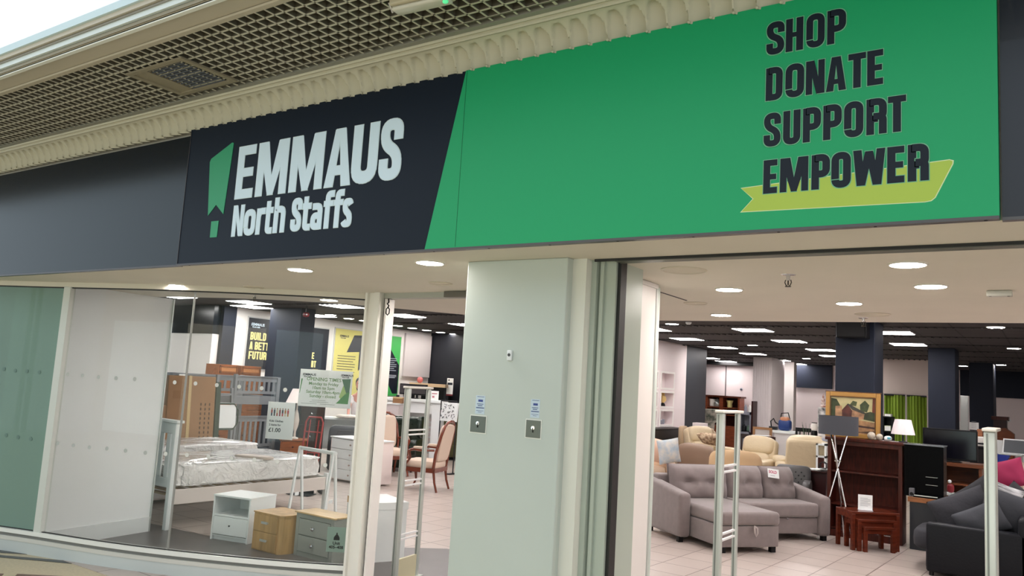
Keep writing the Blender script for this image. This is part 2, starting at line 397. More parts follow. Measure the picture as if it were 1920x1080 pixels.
# left side wall with the posters, from the left corner to the recess
XW = -13.7
DKW = mat('navy_black_wall', (16, 20, 30), .6)
block('wall_left', XW-.12, 10.1, XW, 16.5, WHITE)
block('wall_left', -18.9, 16.5, XW, 16.6, DKW)
block('wall_left', -18.9, 16.6, -18.8, BK, DKW)
block('wall_left', -18.9, 4.0, -18.8, 9.7, NAVYW)
zb = PY(360, 625, 9.7).z; xq = PY(401, 600, 9.7).x
block('wall_left', -18.8, 9.7, xq, 10.1, WHITE, 0, zb)
block('wall_left', -18.8, 9.69, xq, 10.1, NAVY, zb, ZC)
block('wall_left', xq, 9.85, XW+.06, 10.15, NAVYW)
block('wall_back', -19, BK, 3.9, BK+.1, PINKW)
block('wall_right', 3.8, 4, 3.9, BK, PINKW)
# dark bulkheads on the back wall
zt = zat(1865, 745, BK-.1)
block('wall_back', PY(1493, 700, BK-.1).x, BK-.1, PY(1560, 700, BK-.1).x, BK-.02, NAVYW, zt, ZC)
block('wall_back', PY(1800, 700, BK-.1).x, BK-.1, 3.8, BK-.02, NAVYW, zt, ZC)
block('wall_back', -18.8, BK-.08, -10.6, BK-.02, NAVYW, 0, ZC)
block('wall_back', -10.6, BK-.3, PY(1412, 690, BK-.3).x, BK-.02, mat('black_bulkhead', (18, 18, 20), .6), ZC-.12, ZC)
b = MB()
xs = PY(1361, 700, BK-.02).x; b.box(xs-.02, BK-.02, .2, xs+.02, BK-.005, 2.85)
struct(b.build('trim_6', mat('seam_grey', (120, 112, 112), .6)))
# stub wall with niches and dark end
xn = -7.54
def ny(px, py): return PX(px, py, xn).y
stub = MB(); y0, y1 = 15.5, 18.9
nich = []
for r, (pt, pb) in enumerate(((700, 727), (737, 762), (771, 796))):
    pz = [PX(1250, pt, xn).z, PX(1250, pb, xn).z]
    nich.append((17.40, 18.12, pz[1], pz[0])); nich.append((16.40, 17.18, pz[1], pz[0]))
zs = sorted({0, ZC} | {v for q in nich for v in q[2:]}); ys = sorted({y0, y1} | {v for q in nich for v in q[:2]})
for a, b2 in zip(ys, ys[1:]):
    for c, d in zip(zs, zs[1:]):
        hole = any(q[0] <= (a+b2)/2 <= q[1] and q[2] <= (c+d)/2 <= q[3] for q in nich)
        stub.box(xn-.9, a, c, xn-(.22 if hole else 0), b2, d)
struct(stub.build('wall_partition', PINKW))
fr = MB()
for a, b2, c, d in nich:
    k = .045
    fr.box(xn, a-k, c-k, xn+.012, b2+k, c); fr.box(xn, a-k, d, xn+.012, b2+k, d+k); fr.box(xn, a-k, c, xn+.012, a, d); fr.box(xn, b2, c, xn+.012, b2+k, d)
struct(fr.build('trim_7', mat('niche_trim', (240, 236, 232), .5)))
block('wall_partition', xn-.9, 18.9, xn, 20.3, mat('dark_column_paint', (46, 50, 56), .4))
# free-standing columns
def column(pl, pr, ps, y, m, z1=ZC, z0=0, grow=0.):
    a, b2 = PY(pl, 690, y).x, PY(pr, 690, y).x
    yb = PX(ps, 690, b2).y
    return block('wall_column', a, y, b2, yb, m, z0, z1, .01)
column(1566, 1640, 1656, 12.2, NAVYW)
column(1740, 1791, 1798, 17.8, NAVYW)
column(1817, 1862, 1867, 22.9, NAVYW)
column(1412, 1447, 1471, 23.4, mat('fluted_white', (222, 214, 214), .45))
column(1471, 1489, 1494, 25.8, WHITE)
column(497, 556, 583, 10.3, NAVYW)
# flutes of the white column
fl = MB(); a = PY(1412, 690, 23.4).x; b2 = PY(1447, 690, 23.4).x
for k in range(7): fl.box(a+.03+k*(b2-a-.06)/7, 23.385, 0, a+.03+(k+.55)*(b2-a-.06)/7, 23.4, ZC-.12)
struct(fl.build('trim_8', mat('fluted_white', (1, 1, 1))))
# pelmet over the curtains
pxl, pxr = PY(1657, 700, 22.3), PY(1741, 700, 22.3)
struct(MB().box(pxl.x-.3, 22.3, zat(1700, 739, 22.3), pxr.x+.3, 22.5, ZC).build('wall_pelmet', mat('pelmet_beige', (206, 192, 184), .6)))

# ---- shop front
# left end wall behind the glass, its skirting
pw = MB()
A, B = Vector((-7.86, 3.90, 0)), Vector((-8.03, 5.13, 0))
def slab(A, B, z0, z1, th, side=1):
    d = (B-A).normalized(); nn = Vector((-d.y, d.x, 0))*th*side
    P = [A, B, B+nn, A+nn]
    if side < 0: P = P[::-1]
    return [p+Vector((0, 0, z0)) for p in P], [p+Vector((0, 0, z1)) for p in P]
struct(MB().hexa(*slab(A, B, 0, ZS, .12)).build('wall_window_side', mat('display_wall', (238, 240, 240), .5, var=.02, scale=1)))
struct(MB().hexa(*slab(A+Vector((.02, 0, 0)), B+Vector((.02, -.004, 0)), 0, .16, .018, 1)).build('baseboard_left', PWHITE))
struct(MB().hexa(*slab(B+Vector((.02, 0, 0)), B+Vector((.02, .012, 0)), 0, ZS, .14, 1)).build('trim_9', ALU))
struct(MB().hexa(*slab(Vector((-9.8, 4.3, 0)), Vector((-8.05, 4.55, 0)), 0, ZS, .1, 1)).build('wall_window_back', mat('teal_reflection_wall', (150, 176, 166), .5)))  # wall coloured teal to carry the green reflection in the left pane
# bowed plinth and sills
def extr(off0, off1, z0, z1, name, m):
    mb = MB(); pts = [Vector((a, b2, 0)) for a, b2 in GL]
    nn = []
    for i, p in enumerate(pts):
        d = (pts[min(i+1, len(pts)-1)]-pts[max(i-1, 0)]).normalized(); nn.append(Vector((d.y, -d.x, 0)))
    fine = []
    for i in range(len(pts)-1):
        a, b2 = pts[i]+nn[i]*off1, pts[i+1]+nn[i+1]*off1; c, d = pts[i+1]+nn[i+1]*off0, pts[i]+nn[i]*off0
        mb.hexa([p+Vector((0, 0, z0)) for p in (a, b2, c, d)], [p+Vector((0, 0, z1)) for p in (a, b2, c, d)])
    return struct(mb.build(name, m))
def smooth_line(P, n=6):
    out = []
    for i in range(len(P)-1):
        p0, p1, p2, p3 = [Vector((*P[max(0, min(len(P)-1, k))], 0)) for k in (i-1, i, i+1, i+2)]
        for j in range(n):
            t = j/n; q = .5*((2*p1)+(p2-p0)*t+(2*p0-5*p1+4*p2-p3)*t*t+(-p0+3*p1-3*p2+p3)*t**3); out.append((q.x, q.y))
    return out+[P[-1]]
GLC = GL; GL = smooth_line(GL)
PL = mat('plinth_paint', (196, 204, 204), .38, var=.06, scale=1.2)
extr(-.06, .03, -.005, .10, 'wall_plinth', PL)
extr(-.06, .035, .10, .135, 'trim_10', mat('sill_grey', (206, 206, 200), .35))
extr(-.03, .02, .135, .165, 'trim_10', mat('gap_line', (120, 122, 120), .5))
extr(-.05, .04, .165, .20, 'trim_10', mat('sill_white', (232, 234, 230), .3))
extr(-.012, .012, .20, .207, 'trim_10', mat('gasket', (22, 22, 22), .5))
extr(-.02, .03, ZS-.045, ZS, 'trim_11', CREAM)
extr(-.012, .012, ZS-.055, ZS-.045, 'trim_11', mat('gasket', (1, 1, 1)))
# panes
GM = glass_mat('window_glass', (244, 250, 248), op=.02, glossy=.45, veil=(225, 235, 232))
GMG = glass_mat('window_glass_reflection', (150, 184, 170), op=.6, veil=(150, 180, 168))  # green mall reflection put into the tint and the diffuse veil
def glass_pt(px, py):    # where the ray of a pixel meets the bowed glass
    d = ray(px, py)
    for (a, b2), (c, e) in zip(GL, GL[1:]):
        den = d.x*(e-b2)-d.y*(c-a)
        if abs(den) < 1e-9: continue
        t = (a*(e-b2)-b2*(c-a))/den; u = ((a-0)*d.y-(b2-0)*d.x)/den
        s = (d.x*b2-d.y*a)/den
        q = Vector((0, 0, CAMH))+d*t
        uu = (q.x-a)/(c-a)
        if t > 0 and -1e-6 <= uu <= 1+1e-6: return q, Vector((c-a, e-b2, 0)).normalized()
    return None
xm = glass_pt(118, 700)[0].x; xj = glass_pt(350, 700)[0].x
def pane(name, x0, x1, m):
    P = [p for p in GL if x0 < p[0] < x1]
    def at(x):
        for (a, b2), (c, e) in zip(GL, GL[1:]):
            if a <= x <= c: return (x, b2+(e-b2)*(x-a)/(c-a))
    P = [at(x0)]+P+[at(x1)]
    mb = MB()
    for (a, b2), (c, e) in zip(P, P[1:]):
        mb.add([(a, b2, .205), (c, e, .205), (c, e, ZS-.05), (a, b2, ZS-.05)], [(0, 1, 2, 3)])
    return struct(mb.build(name, m))
pane('window_1', GL[0][0]+.01, xm-.06, GMG); pane('window_2', xm+.01, xj-.004, GM); pane('window_3', xj+.004, GL[-1][0]-.03, GM)
q, tg = glass_pt(112, 700)
struct(MB().box(-.045, -.03, .2, .035, .03, ZS-.04, rot=Matrix.Rotation(math.atan2(tg.y, tg.x), 3, 'Z'), piv=(0, 0, 0)).build('trim_12', mat('mullion_white', (206, 210, 204), .35)))
bpy.data.objects['trim_12'].location = (q.x, q.y, 0)
q, tg = glass_pt(350, 700)
struct(MB().box(q.x-.005, q.y-.008, .2, q.x+.005, q.y+.008, ZS-.05).build('trim_13', mat('pane_joint', (150, 150, 146), .3)))
# door post, door head, return walls
px0 = -4.98
struct(MB().box(-4.90, 4.93, 0, -4.71, 5.09, ZS).box(-4.875, 4.905, 0, -4.85, 4.93, ZS).box(-4.77, 4.905, 0, -4.71, 4.93, ZS).build('trim_14', IVORY))
struct(MB().box(-4.71, 4.97, 0, -4.685, 5.03, ZS-.04).build('trim_15', mat('gasket', (1, 1, 1))))
struct(MB().box(-4.685, 4.95, 0, -4.665, 5.05, ZS-.05).build('trim_15', WHITE))
struct(MB().box(-4.71, 4.96, ZS-.045, -2.9, 5.05, ZS).build('trim_16', mat('door_head_grey', (168, 170, 160), .4)))
struct(MB().box(PY(840, 545, 4.95).x, 4.90, ZS-.05, PY(868, 545, 4.95).x+.3, 4.96, ZS-.004).build('trim_16', mat('closer_box', (96, 92, 82), .4)))
# the wide pier between the two openings
xa, xb = PY(878, 488, 3.7).x, PY(1065, 485, 3.7).x
block('wall_pier', xa, 3.7, xb, 4.95, GREYW, 0, ZS, .006)
b = MB(); b.box(xb, 3.76, 0, xb+.085, 4.4, ZS); struct(b.build('trim_17', mat('pier_trim_white', (222, 222, 212), .4)))
x2 = xb+.085
b = MB(); b.box(x2, 3.82, 0, x2+.03, 4.3, ZS); b.box(x2+.045, 3.84, 0, x2+.065, 4.3, ZS); b.box(x2+.03, 3.86, 0, x2+.13, 4.2, ZS); struct(b.build('trim_18', mat('jamb_green_grey', (176, 186, 174), .3)))
x3 = x2+.13
struct(MB().box(x3, 3.88, 0, x3+.02, 3.95, ZS).build('trim_19', mat('gasket', (1, 1, 1))))
xp = -2.135
struct(MB().box(xp-.06, 3.95, 0, xp, 4.79, ZS-.003).build('wall_opening_side', mat('panel_white', (228, 222, 218), .4)))
struct(MB().box(xp-.07, 4.79, 0, xp+.004, 4.81, ZS-.003).build('trim_20', ALU))
struct(MB().box(xp-.05, 3.93, ZS-.03, xp+.012, 4.80, ZS-.003).build('trim_20', WHITE))
struct(MB().box(x3+.02, 3.80, ZS-.016, 3.4, 3.875, ZS+.01).build('trim_21', mat('shutter_track', (96, 102, 90), .35, metal=.3)))
struct(MB().box(x3+.02, 3.875, ZS-.012, 3.4, 3.9, ZS+.01).build('trim_21', mat('track_rail', (150, 150, 138), .4)))
struct(MB().box(x3-.1, 3.79, ZS-.014, 3.4, 3.80, ZS).build('trim_21', mat('gasket', (1, 1, 1))))
# pier to the right of the wide opening and wall outside the frame
block('wall_right', 2.4, 3.6, 3.5, 4.2, GREYW, 0, ZS)
block('wall_left', -10.4, 3.32, -9.2, 3.6, GREYW, 0, ZS)

# ---- mall ceiling: cornice, egg-crate grid, beam, skylight edge
XL, XR = -11.0, 2.4
def sweep(name, prof, m, x0=XL, x1=XR):
    mb = MB(); n = len(prof)
    mb.add([(x0, p[0], p[1]) for p in prof]+[(x1, p[0], p[1]) for p in prof], [(i, i+1, n+i+1, n+i) for i in range(n-1)])
    return struct(mb.build(name, m))
def cove(u, v):      # u along the fascia, v up the cove
    sp = .1035; x = -11.0+u*13.4
    a = v*1.35; y = 3.262-.125*(1-math.cos(a)); z = 3.475+.125*math.sin(a)
    ph = ((x/sp) % 1.0)-.5
    arch = .86*math.sqrt(max(0, 1-(abs(ph)/.46)**2.2)) if abs(ph) < .46 else 0
    dpt = 0.
    if v < arch:
        dpt = .044*min(1, (arch-v)/.07)*(.18+.9*(ph+.46))
    nx = math.cos(a); nz2 = math.sin(a)
    return (x, y+dpt*nx, z+dpt*nz2)
nsc = 133
mb = MB(); mb.grid(cove, nsc*12, 14)
o = struct(mb.build('trim_1', MOULD, smooth=True))
bd = MB(); k = 0
x = -11.0-(-11.0 % .1035)
while x < 2.3:
    bd.cushion((x+.002, 3.262, 3.481), .018, .018, .014, 1, n=8, m=5); x += .1035
struct(bd.build('trim_2', MOULD, smooth=True))
sweep('trim_3', [(3.165, 3.598), (3.152, 3.592), (3.146, 3.6), (3.146, 3.606), (3.138, 3.612), (3.132, 3.606), (3.124, 3.604), (3.118, 3.612), (3.118, 3.622)], MOULD)
struct(MB().box(XL, 3.082, 3.616, XR, 3.125, 3.66).build('trim_3', mat('grey_strip', (150, 148, 136), .6)))
block('wall_over_fascia', XL, 3.36, XR, 3.9, CREAM, ZS+.1, 3.8)
# grid
g = MB(); GS = .0755; yi, yo = 3.075, 2.42
ys = [3.03-k*GS for k in range(9)]
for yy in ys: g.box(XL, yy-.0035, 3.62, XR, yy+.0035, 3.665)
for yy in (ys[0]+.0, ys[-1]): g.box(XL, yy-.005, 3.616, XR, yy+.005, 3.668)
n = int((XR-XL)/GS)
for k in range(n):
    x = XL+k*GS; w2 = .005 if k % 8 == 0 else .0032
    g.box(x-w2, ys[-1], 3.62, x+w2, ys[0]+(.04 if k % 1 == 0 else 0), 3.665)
struct(g.build('ceiling_grid', mat('egg_crate_shaded', (112, 106, 92), .5)))  # blades coloured darker, standing in for the shade inside the cells
fg = MB()
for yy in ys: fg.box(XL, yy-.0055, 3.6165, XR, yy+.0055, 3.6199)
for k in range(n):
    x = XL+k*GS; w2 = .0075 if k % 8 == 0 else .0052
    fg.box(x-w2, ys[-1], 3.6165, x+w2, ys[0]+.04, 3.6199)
struct(fg.build('ceiling_grid', mat('egg_crate_edge_lit', (206, 200, 180), .45)))  # lower edges of the same grid coloured paler, as if lit
struct(MB().box(XL, 2.245, 3.762, XR, 3.4, 3.80).build('ceiling', mat('void_dark', (34, 34, 30), .9)))
struct(MB().box(XL, 3.09, 3.66, XR, 3.12, 3.76).build('ceiling', mat('void_dark', (1, 1, 1))))
# beam and the mouldings round the skylight
struct(MB().box(XL, 2.235, 3.612, XR, 2.42, 3.76).build('wall_beam', BEAM))
sweep('trim_22', [(2.42, 3.612), (2.415, 3.602), (2.38, 3.600), (2.375, 3.609)], BEAM)
for y, z0, z1, c, r in ((2.235, 3.605, 3.618, (236, 236, 226), .4), (2.225, 3.622, 3.64, (150, 142, 122), .5), (2.21, 3.645, 3.675, (222, 232, 232), .35), (2.2, 3.675, 3.685, (150, 146, 136), .5), (2.185, 3.688, 3.715, (196, 188, 172), .45), (2.17, 3.715, 3.76, (206, 226, 232), .4)):
    struct(MB().box(XL, y, z0, XR, 2.26, z1).build('trim_23', mat('skylight_mould_%d' % int(z0*1000), c, r)))
# unseen far side of the mall; glow added for fascia light and reflections
struct(MB().box(XL-3, -7.1, 0, 5, -7, 4.2).build('wall_opposite', mat('opposite_shops', (180, 170, 150), .6)))
for x0, x1, c, e in ((-13, -9.6, (210, 226, 226), 1.1), (-8.6, -5.4, (236, 226, 200), 1.3), (-4.6, -1.8, (196, 220, 216), 1.0), (-1, 3, (230, 230, 226), 1.2)):
    struct(MB().box(x0, -7.0, .2, x1, -6.96, 2.7).build('added_shopfront_glow', mat('shopfront_fill_%d' % int(-x0*10), c, .5, emit=e*2.4)))  # emission added to brighten the fascia and show in the glass
struct(MB().box(XL-3, -7.1, 4.0, 5, -4.8, 4.2).build('ceiling', CREAM))

# ================================================================== fascia signs
YF = 3.28; OF = Vector((0, YF, 0)); OL = Vector((0, YF-.0005, 0))
sign = thing('shop_sign', 'long navy and green shop fascia sign with pale lettering and lime ribbon', 'sign', (0, YF, 2.5))
def sp(o, **k): o.location = -Vector((0, YF, 2.5)); return o
ZT = 3.485
b = MB().box(-5.135, YF, 2.5, -2.5, YF+.08, ZT); sp(b.build('navy_panel', mat('sign_navy', (12, 25, 41), .45, spec=.25), sign))
b = MB().prism([(-2.835, 2.5), (-.147, 2.5), (-.147, ZT), (-2.63, ZT)], OF+Vector((0, .08, 0)), X1, Z1, .086); sp(b.build('green_panel', GREEN, sign))
b = MB().box(-2.6235, YF-.0075, 2.505, -2.622, YF-.005, ZT); sp(b.build('panel_joint', mat('joint_green', (14, 100, 62), .4), sign))
b = MB().box(-5.135, YF-.008, 2.488, -.147, YF+.03, 2.5); b.box(-5.1355, YF-.004, 2.5, -5.132, YF, ZT); sp(b.build('bottom_rail', mat('rail_grey', (92, 90, 92), .35, metal=.4), sign))
b = MB()
for k in range(14): sp(MB().cyl((-5+k*.37, YF+.01, 2.4865), (-5+k*.37, YF+.01, 2.4885), .006, n=8).build('rail_screw', BLACK, sign))
OG = OF+Vector((0, -.006, 0))
rib = [(-1.085, 2.683), (-1.032, 2.634), (-1.082, 2.582), (-.385, 2.570), (-.365, 2.573), (-.352, 2.584), (-.294, 2.706), (-.293, 2.716), (-.303, 2.721)]
rib2 = [(-1.089, 2.686), (-1.036, 2.634), (-1.088, 2.579), (-.384, 2.567), (-.363, 2.570), (-.349, 2.582), (-.290, 2.706), (-.289, 2.719), (-.303, 2.7245)]
sp(MB().prism(rib2, OG, X1, Z1, .0012).build('ribbon_edge', mat('ribbon_edge', (226, 240, 190), .4), sign))
sp(MB().prism(rib, OG, X1, Z1, .0024).build('ribbon', LIME, sign))
OT = OG+Vector((0, -.0024, 0))
L1 = [('S', -.991, .075, .028), ('H', -.910, .071, .028), ('O', -.826, .073, .027), ('P', -.743, .073, .028)]
L2 = [('D', -.990, .070, .028), ('O', -.908, .076, .028), ('N', -.825, .074, .028), ('A', -.745, .077, .028), ('T', -.660, .066, .028), ('E', -.589, .058, .028)]
L3 = [('S', -.994, .070, .027), ('U', -.914, .070, .028), ('P', -.834, .071, .028), ('P', -.754, .071, .028), ('O', -.674, .072, .028), ('R', -.591, .074, .028), ('T', -.513, .064, .028)]
L4 = [('E', -.992, .057, .028), ('M', -.923, .113, .031), ('P', -.797, .071, .029), ('O', -.720, .073, .029), ('W', -.639, .117, .031), ('E', -.515, .060, .029), ('R', -.443, .072, .029)]
for L, z, h in ((L1, 3.257, .145), (L2, 3.055, .144), (L3, 2.853, .145), (L4, 2.651, .144)):
    for one in L:
        m1 = MB(); letters(m1, [one], z, h, OG, X1, Z1, .0027, grow=.003); sp(m1.build('letter_edge', mat('letter_green_edge', (120, 190, 150), .4), sign))
        m1 = MB(); letters(m1, [one], z, h, OG, X1, Z1, .0036); sp(m1.build('letter', INK, sign))
E1 = [('E', -4.555, .178, .064), ('M', -4.343, .298, .076), ('M', -4.012, .300, .076), ('A', -3.687, .222, .074), ('U', -3.460, .206, .072), ('S', -3.232, .168, .064)]
E2 = [('N', -4.549, .112, .038), ('S', -3.960, .092, .036)]
E3 = [('o', -4.424, .110, .037), ('r', -4.300, .082, .037), ('t', -4.213, .070, .036), ('h', -4.128, .106, .037), ('t', -3.858, .074, .036), ('a', -3.778, .095, .036), ('f', -3.670, .084, .036), ('f', -3.583, .080, .036), ('s', -3.502, .076, .034)]
for L, z, h in ((E1, 2.924, .36), (E2, 2.668, .207), (E3, 2.668, .168)):
    for one in L:
        m1 = MB(); letters(m1, [one], z, h, OF, X1, Z1, .0020, grow=.004); sp(m1.build('letter_edge', EDGE, sign))
        m1 = MB(); letters(m1, [one], z, h, OF, X1, Z1, .0032); sp(m1.build('letter', SKYL, sign))
lg = [(-4.874, 3.215), (-4.862, 3.238), (-4.643, 3.329), (-4.627, 3.325), (-4.626, 3.312), (-4.660, 2.828), (-4.751, 2.900), (-4.831, 2.829)]
sp(MB().prism(lg, OF, X1, Z1, .003).prism([(-4.785, 2.785), (-4.703, 2.785), (-4.706, 2.671), (-4.782, 2.672)], OF, X1, Z1, .003).build('logo', LOGOG, sign))
# plain glossy panels either side
t = thing('fascia_panel', 'plain glossy navy fascia panel left of the lettered sign', 'panel', (-7.5, 3.3, 2.5))
MB().box(-3.5, 0, .0, 2.36, .06, .95).build('board', NAVY, t)
MB().box(-3.5, -.004, -.012, 2.36, .03, 0).build('bottom_rail', mat('rail_grey', (1, 1, 1)), t)
t = thing('fascia_panel', 'plain glossy navy fascia panel at the right end past the green sign', 'panel', (-.14, 3.31, 2.5))
MB().box(.0, 0, 0, 2.5, .05, .96).build('board', mat('sign_navy_gloss', (26, 32, 44), .3, coat=.2), t)
MB().box(0, -.004, -.012, 2.5, .03, 0).build('bottom_rail', mat('rail_grey', (1, 1, 1)), t)

# ================================================================== ceiling fittings
def disc_light(px, py, z, r, label, group, proto=[None, None]):
    p = PZ(px, py, z)
    k = 0 if z < 2.7 else 1
    if proto[k] is None:
        t = thing('downlight', label, 'ceiling light', p, 0, group)
        MB().lathe([(r*1.12, 0), (r*1.12, -.006), (r*1.0, -.008), (r*.99, 0)], n=28).build('rim', mat('downlight_rim', (226, 222, 214), .4), t)
        MB().lathe([(r*.985, -.0001), (r*.985, -.0075)], n=28).build('diffuser', mat('lamp_round_%d' % k, (255, 247, 240), .5, emit=LAMP_ROUND*(1 if k else 2.1)), t)
        proto[k] = t; return t
    return dup(proto[k], p, 0, label, group)
near = [(1702, 495, 'nearest the fascia over the wide opening'), (1745, 536, 'second from the fascia, far right'), (1592, 568, 'above the rear sprinkler head'), (1367, 542, 'left of the wide opening'),
        (1352, 590, 'at the back edge of the white soffit'), (563, 505, 'above the curved window near the fascia'), (806, 492, 'above the shop door near the pier'), (335, 535, 'behind the glass by the left display wall'), (555, 547, 'behind the glass above the bunk bed'),
        (617, 562, 'at the edge of the soffit behind the glass'), (848, 554, 'just inside the shop door head')]
for px, py, w2 in near: disc_light(px, py, ZS, .082, 'lit round downlight in the cream soffit, '+w2, 'round downlights in the soffit')
far = [(1260, 607), (1411, 647), (1512, 672), (1867, 613), (1901, 653), (1806, 686), (1877, 684), (620, 590), (654, 597), (683, 601), (719, 606), (746, 610.5), (773, 615), (800, 619), (826, 623), (851, 626)]
ORD = ['first', 'second', 'third', 'fourth', 'fifth', 'sixth', 'seventh', 'eighth', 'ninth', 'tenth']
farl = ['nearest the white partition edge', 'left of the black wall speaker, between panel lights', 'beside the main dark column, above the white pilaster', 'nearest the soffit at the far right', 'above the far right columns, right of the third dark column', 'just right of the second dark column', 'over the third dark column']
for k, (px, py) in enumerate(far):
    disc_light(px, py, ZC, .11, 'small round downlight '+farl[k] if k < 7 else 'round downlight, '+ORD[k-7]+' from the left in the row over the posters', 'round downlights in the dark ceiling')
sq = [(1412, 618), (1480, 639), (1540, 655.5), (1355, 651), (1288, 635), (1412, 663), (1328, 671), (1361, 677), (1460, 675), (1492, 682), (1562, 667), (1674, 623), (1703, 645), (1222, 617), (467, 566), (760, 591), (873, 608)]
sql = ['nearest the soffit, left of the main dark column', 'second back toward the main dark column', 'against the left side of the main dark column', 'above the display cabinet, left of centre', 'nearest the dark end of the stub wall', 'between the stub wall and the fluted column', 'furthest left, partly behind the dark stub end', 'far back above the display cabinet', 'over the fluted white column', 'behind the fluted white column', 'far back touching the main dark column', 'nearest the soffit right of the black speaker', 'behind the nearest one right of the main column', 'cut off by the white partition edge', 'over the bunk bed behind the curved glass', 'largest one seen through the shop door', 'cut off by the left edge of the wide pier']
sqp = None
for kk, (px, py) in enumerate(sq):
    p = PZ(px, py, ZC)
    if sqp is None:
        sqp = thing('panel_light', 'square panel light '+sql[kk], 'ceiling light', p, 0, 'square panel lights in the dark ceiling')
        MB().box(-.30, -.30, -.012, .30, .30, -.001).build('frame', mat('panel_frame', (200, 200, 200), .5), sqp)
        MB().box(-.285, -.285, -.016, .285, .285, -.0121).build('diffuser', mat('lamp_square', (255, 248, 246), .5, emit=LAMP_SQUARE), sqp)
    else: dup(sqp, p, 0, 'square panel light '+sql[kk])
for y in (8.3, 10.0, 11.7):
    for x in (-15.5, -13, -10.5, -8.2, -5.9, -3.6, -1.3, 1.0, 3.0):
        if not (-12.9 < x < -11.9 and 10 < y < 11): dup(sqp, (x, y, ZC), 0, 'square panel light above the sofas and beds, hidden by the soffit edge', 'panel lights hidden by the soffit edge')
# vents, speakers, sprinklers, detectors
def round_grille(px, py, r, label, name='ceiling_speaker', cat='speaker'):
    t = thing(name, label, cat, PZ(px, py, ZS))
    MB().lathe([(r, 0), (r, -.005), (r*.93, -.008), (r*.9, -.003), (r*.5, -.002), (0.001, -.002)], n=32).build('cover', mat('grille_cream', (206, 198, 180), .5), t); return t
round_grille(1282, 506, .13, 'flush round ceiling speaker left of the wide opening')
round_grille(1304, 568, .09, 'small flush round ceiling plate behind the black slot')
round_grille(1636, 589, .13, 'flat round speaker in the soffit beside the chrome sprinkler')
round_grille(826, 531, .09, 'flat round plate in the soffit above the shop door')
round_grille(475, 538, .09, 'flat round plate in the soffit behind the curved glass')
def sprinkler(px, py, z, label):
    t = thing('sprinkler_head', label, 'sprinkler', PZ(px, py, z))
    MB().lathe([(.04, 0), (.036, -.004), (.012, -.006), (.011, -.03), (.008, -.034)], n=16).build('rose', CHROME, t)
    b = MB(); b.tube([(-.014, 0, -.03), (-.018, 0, -.045), (-.01, 0, -.062), (0, 0, -.068)], .003); b.tube([(.014, 0, -.03), (.018, 0, -.045), (.01, 0, -.062), (0, 0, -.068)], .003); b.cyl((0, 0, -.066), (0, 0, -.07), .017)
    b.cyl((0, 0, -.03), (0, 0, -.06), .004); b.build('frame_arms', mat('sprinkler_dark', (70, 66, 60), .2, metal=1), t)
sprinkler(1478, 515, ZS, 'chrome sprinkler head hanging from the soffit left of the brightest downlight')
sprinkler(1619, 596, ZS, 'sprinkler head at the back edge of the soffit above the black speaker')
sprinkler(478, 551, ZS, 'sprinkler head behind the curved glass')
t = thing('door_sensor', 'white rectangular sensor box on the soffit at the right edge', 'sensor', PZ(1874, 545, ZS))
MB().box(-.065, -.03, -.035, .065, .03, 0).build('case', mat('sensor_white', (196, 194, 186), .4), t, bevel=.008, seg=3)
b = MB(); b.cyl((-.045, -.02, -.036), (-.045, -.02, -.035), .007); b.cyl((.045, -.02, -.036), (.045, -.02, -.035), .007); b.build('eyes', BLACK, t)
t = tag(MB().box(-.2, -.006, -.004, .2, .006, 0).build('slot_strip', BLACK), 'thin black slot strip in the soffit beside the white partition', 'strip')
a, c = PZ(1234, 546, ZS), PZ(1287, 563, ZS); t.location = (a+c)/2; t.rotation_euler = (0, 0, math.atan2(c.y-a.y, c.x-a.x)); t.scale = ((c-a).length/.4, 1, 1)
for px, py, lab in ((1291, 604, 'small white smoke detector on the dark ceiling nearest the partition'), (1399, 681, 'white smoke detector above the wooden display cabinet'), (788, 597, 'white dome detector beside the panel light seen through the door')):
    t = thing('smoke_detector', lab, 'detector', PZ(px, py, ZC)); MB().lathe([(.05, 0), (.05, -.02), (.03, -.04), (.001, -.042)], n=18).build('body', PWHITE, t)
# air vent and batten light on the mall grid
t = thing('air_vent', 'square louvred air vent set in the egg-crate mall ceiling', 'vent', (-4.56, 2.80, 3.615))
b = MB(); b.box(-.30, -.20, -.012, .30, -.17, 0); b.box(-.30, .17, -.012, .30, .20, 0); b.box(-.30, -.17, -.012, -.26, .17, 0); b.box(.26, -.17, -.012, .30, .17, 0); b.build('frame', mat('vent_frame', (150, 140, 118), .5), t)
b = MB()
for k in range(12): b.box(-.12, -.165+k*.029, -.006, .22, -.158+k*.029, .03, rot=R3('X', 30))
b.build('louvres', mat('vent_louvre', (44, 46, 48), .4), t)
MB().box(-.26, -.17, -.004, -.13, .17, .02).build('end_plate', mat('vent_frame', (1, 1, 1)), t)
MB().box(-.26, -.17, .03, .26, .17, .04).build('duct', BLACK, t)
pa, pb = PZ(740, 18, 3.56), PZ(845, -6, 3.56)
t = thing('batten_light', 'unlit batten light with a green indicator under the mall ceiling grid', 'light', (pa+pb)/2, math.atan2(pb.y-pa.y, pb.x-pa.x))
Ln = (pb-pa).length/2
MB().box(-Ln, -.05, 0, Ln, .05, .055).build('body', mat('batten_body', (196, 186, 160), .4), t, bevel=.01, seg=3)
MB().box(-Ln*.97, -.035, -.022, Ln*.97, .035, 0).build('cover', mat('batten_cover', (214, 210, 196), .15), t, bevel=.012, seg=3)
MB().cushion((Ln*.92, -.02, -.03), .03, .025, .02, 1).build('indicator', mat('indicator_green', (90, 220, 150), .3, emit=.6), t)
b = MB(); b.tube([(-Ln-.005, -.04, .02), (-Ln-.012, 0, -.01), (-Ln-.005, .04, .02)], .006); b.build('clip', CHROME, t)
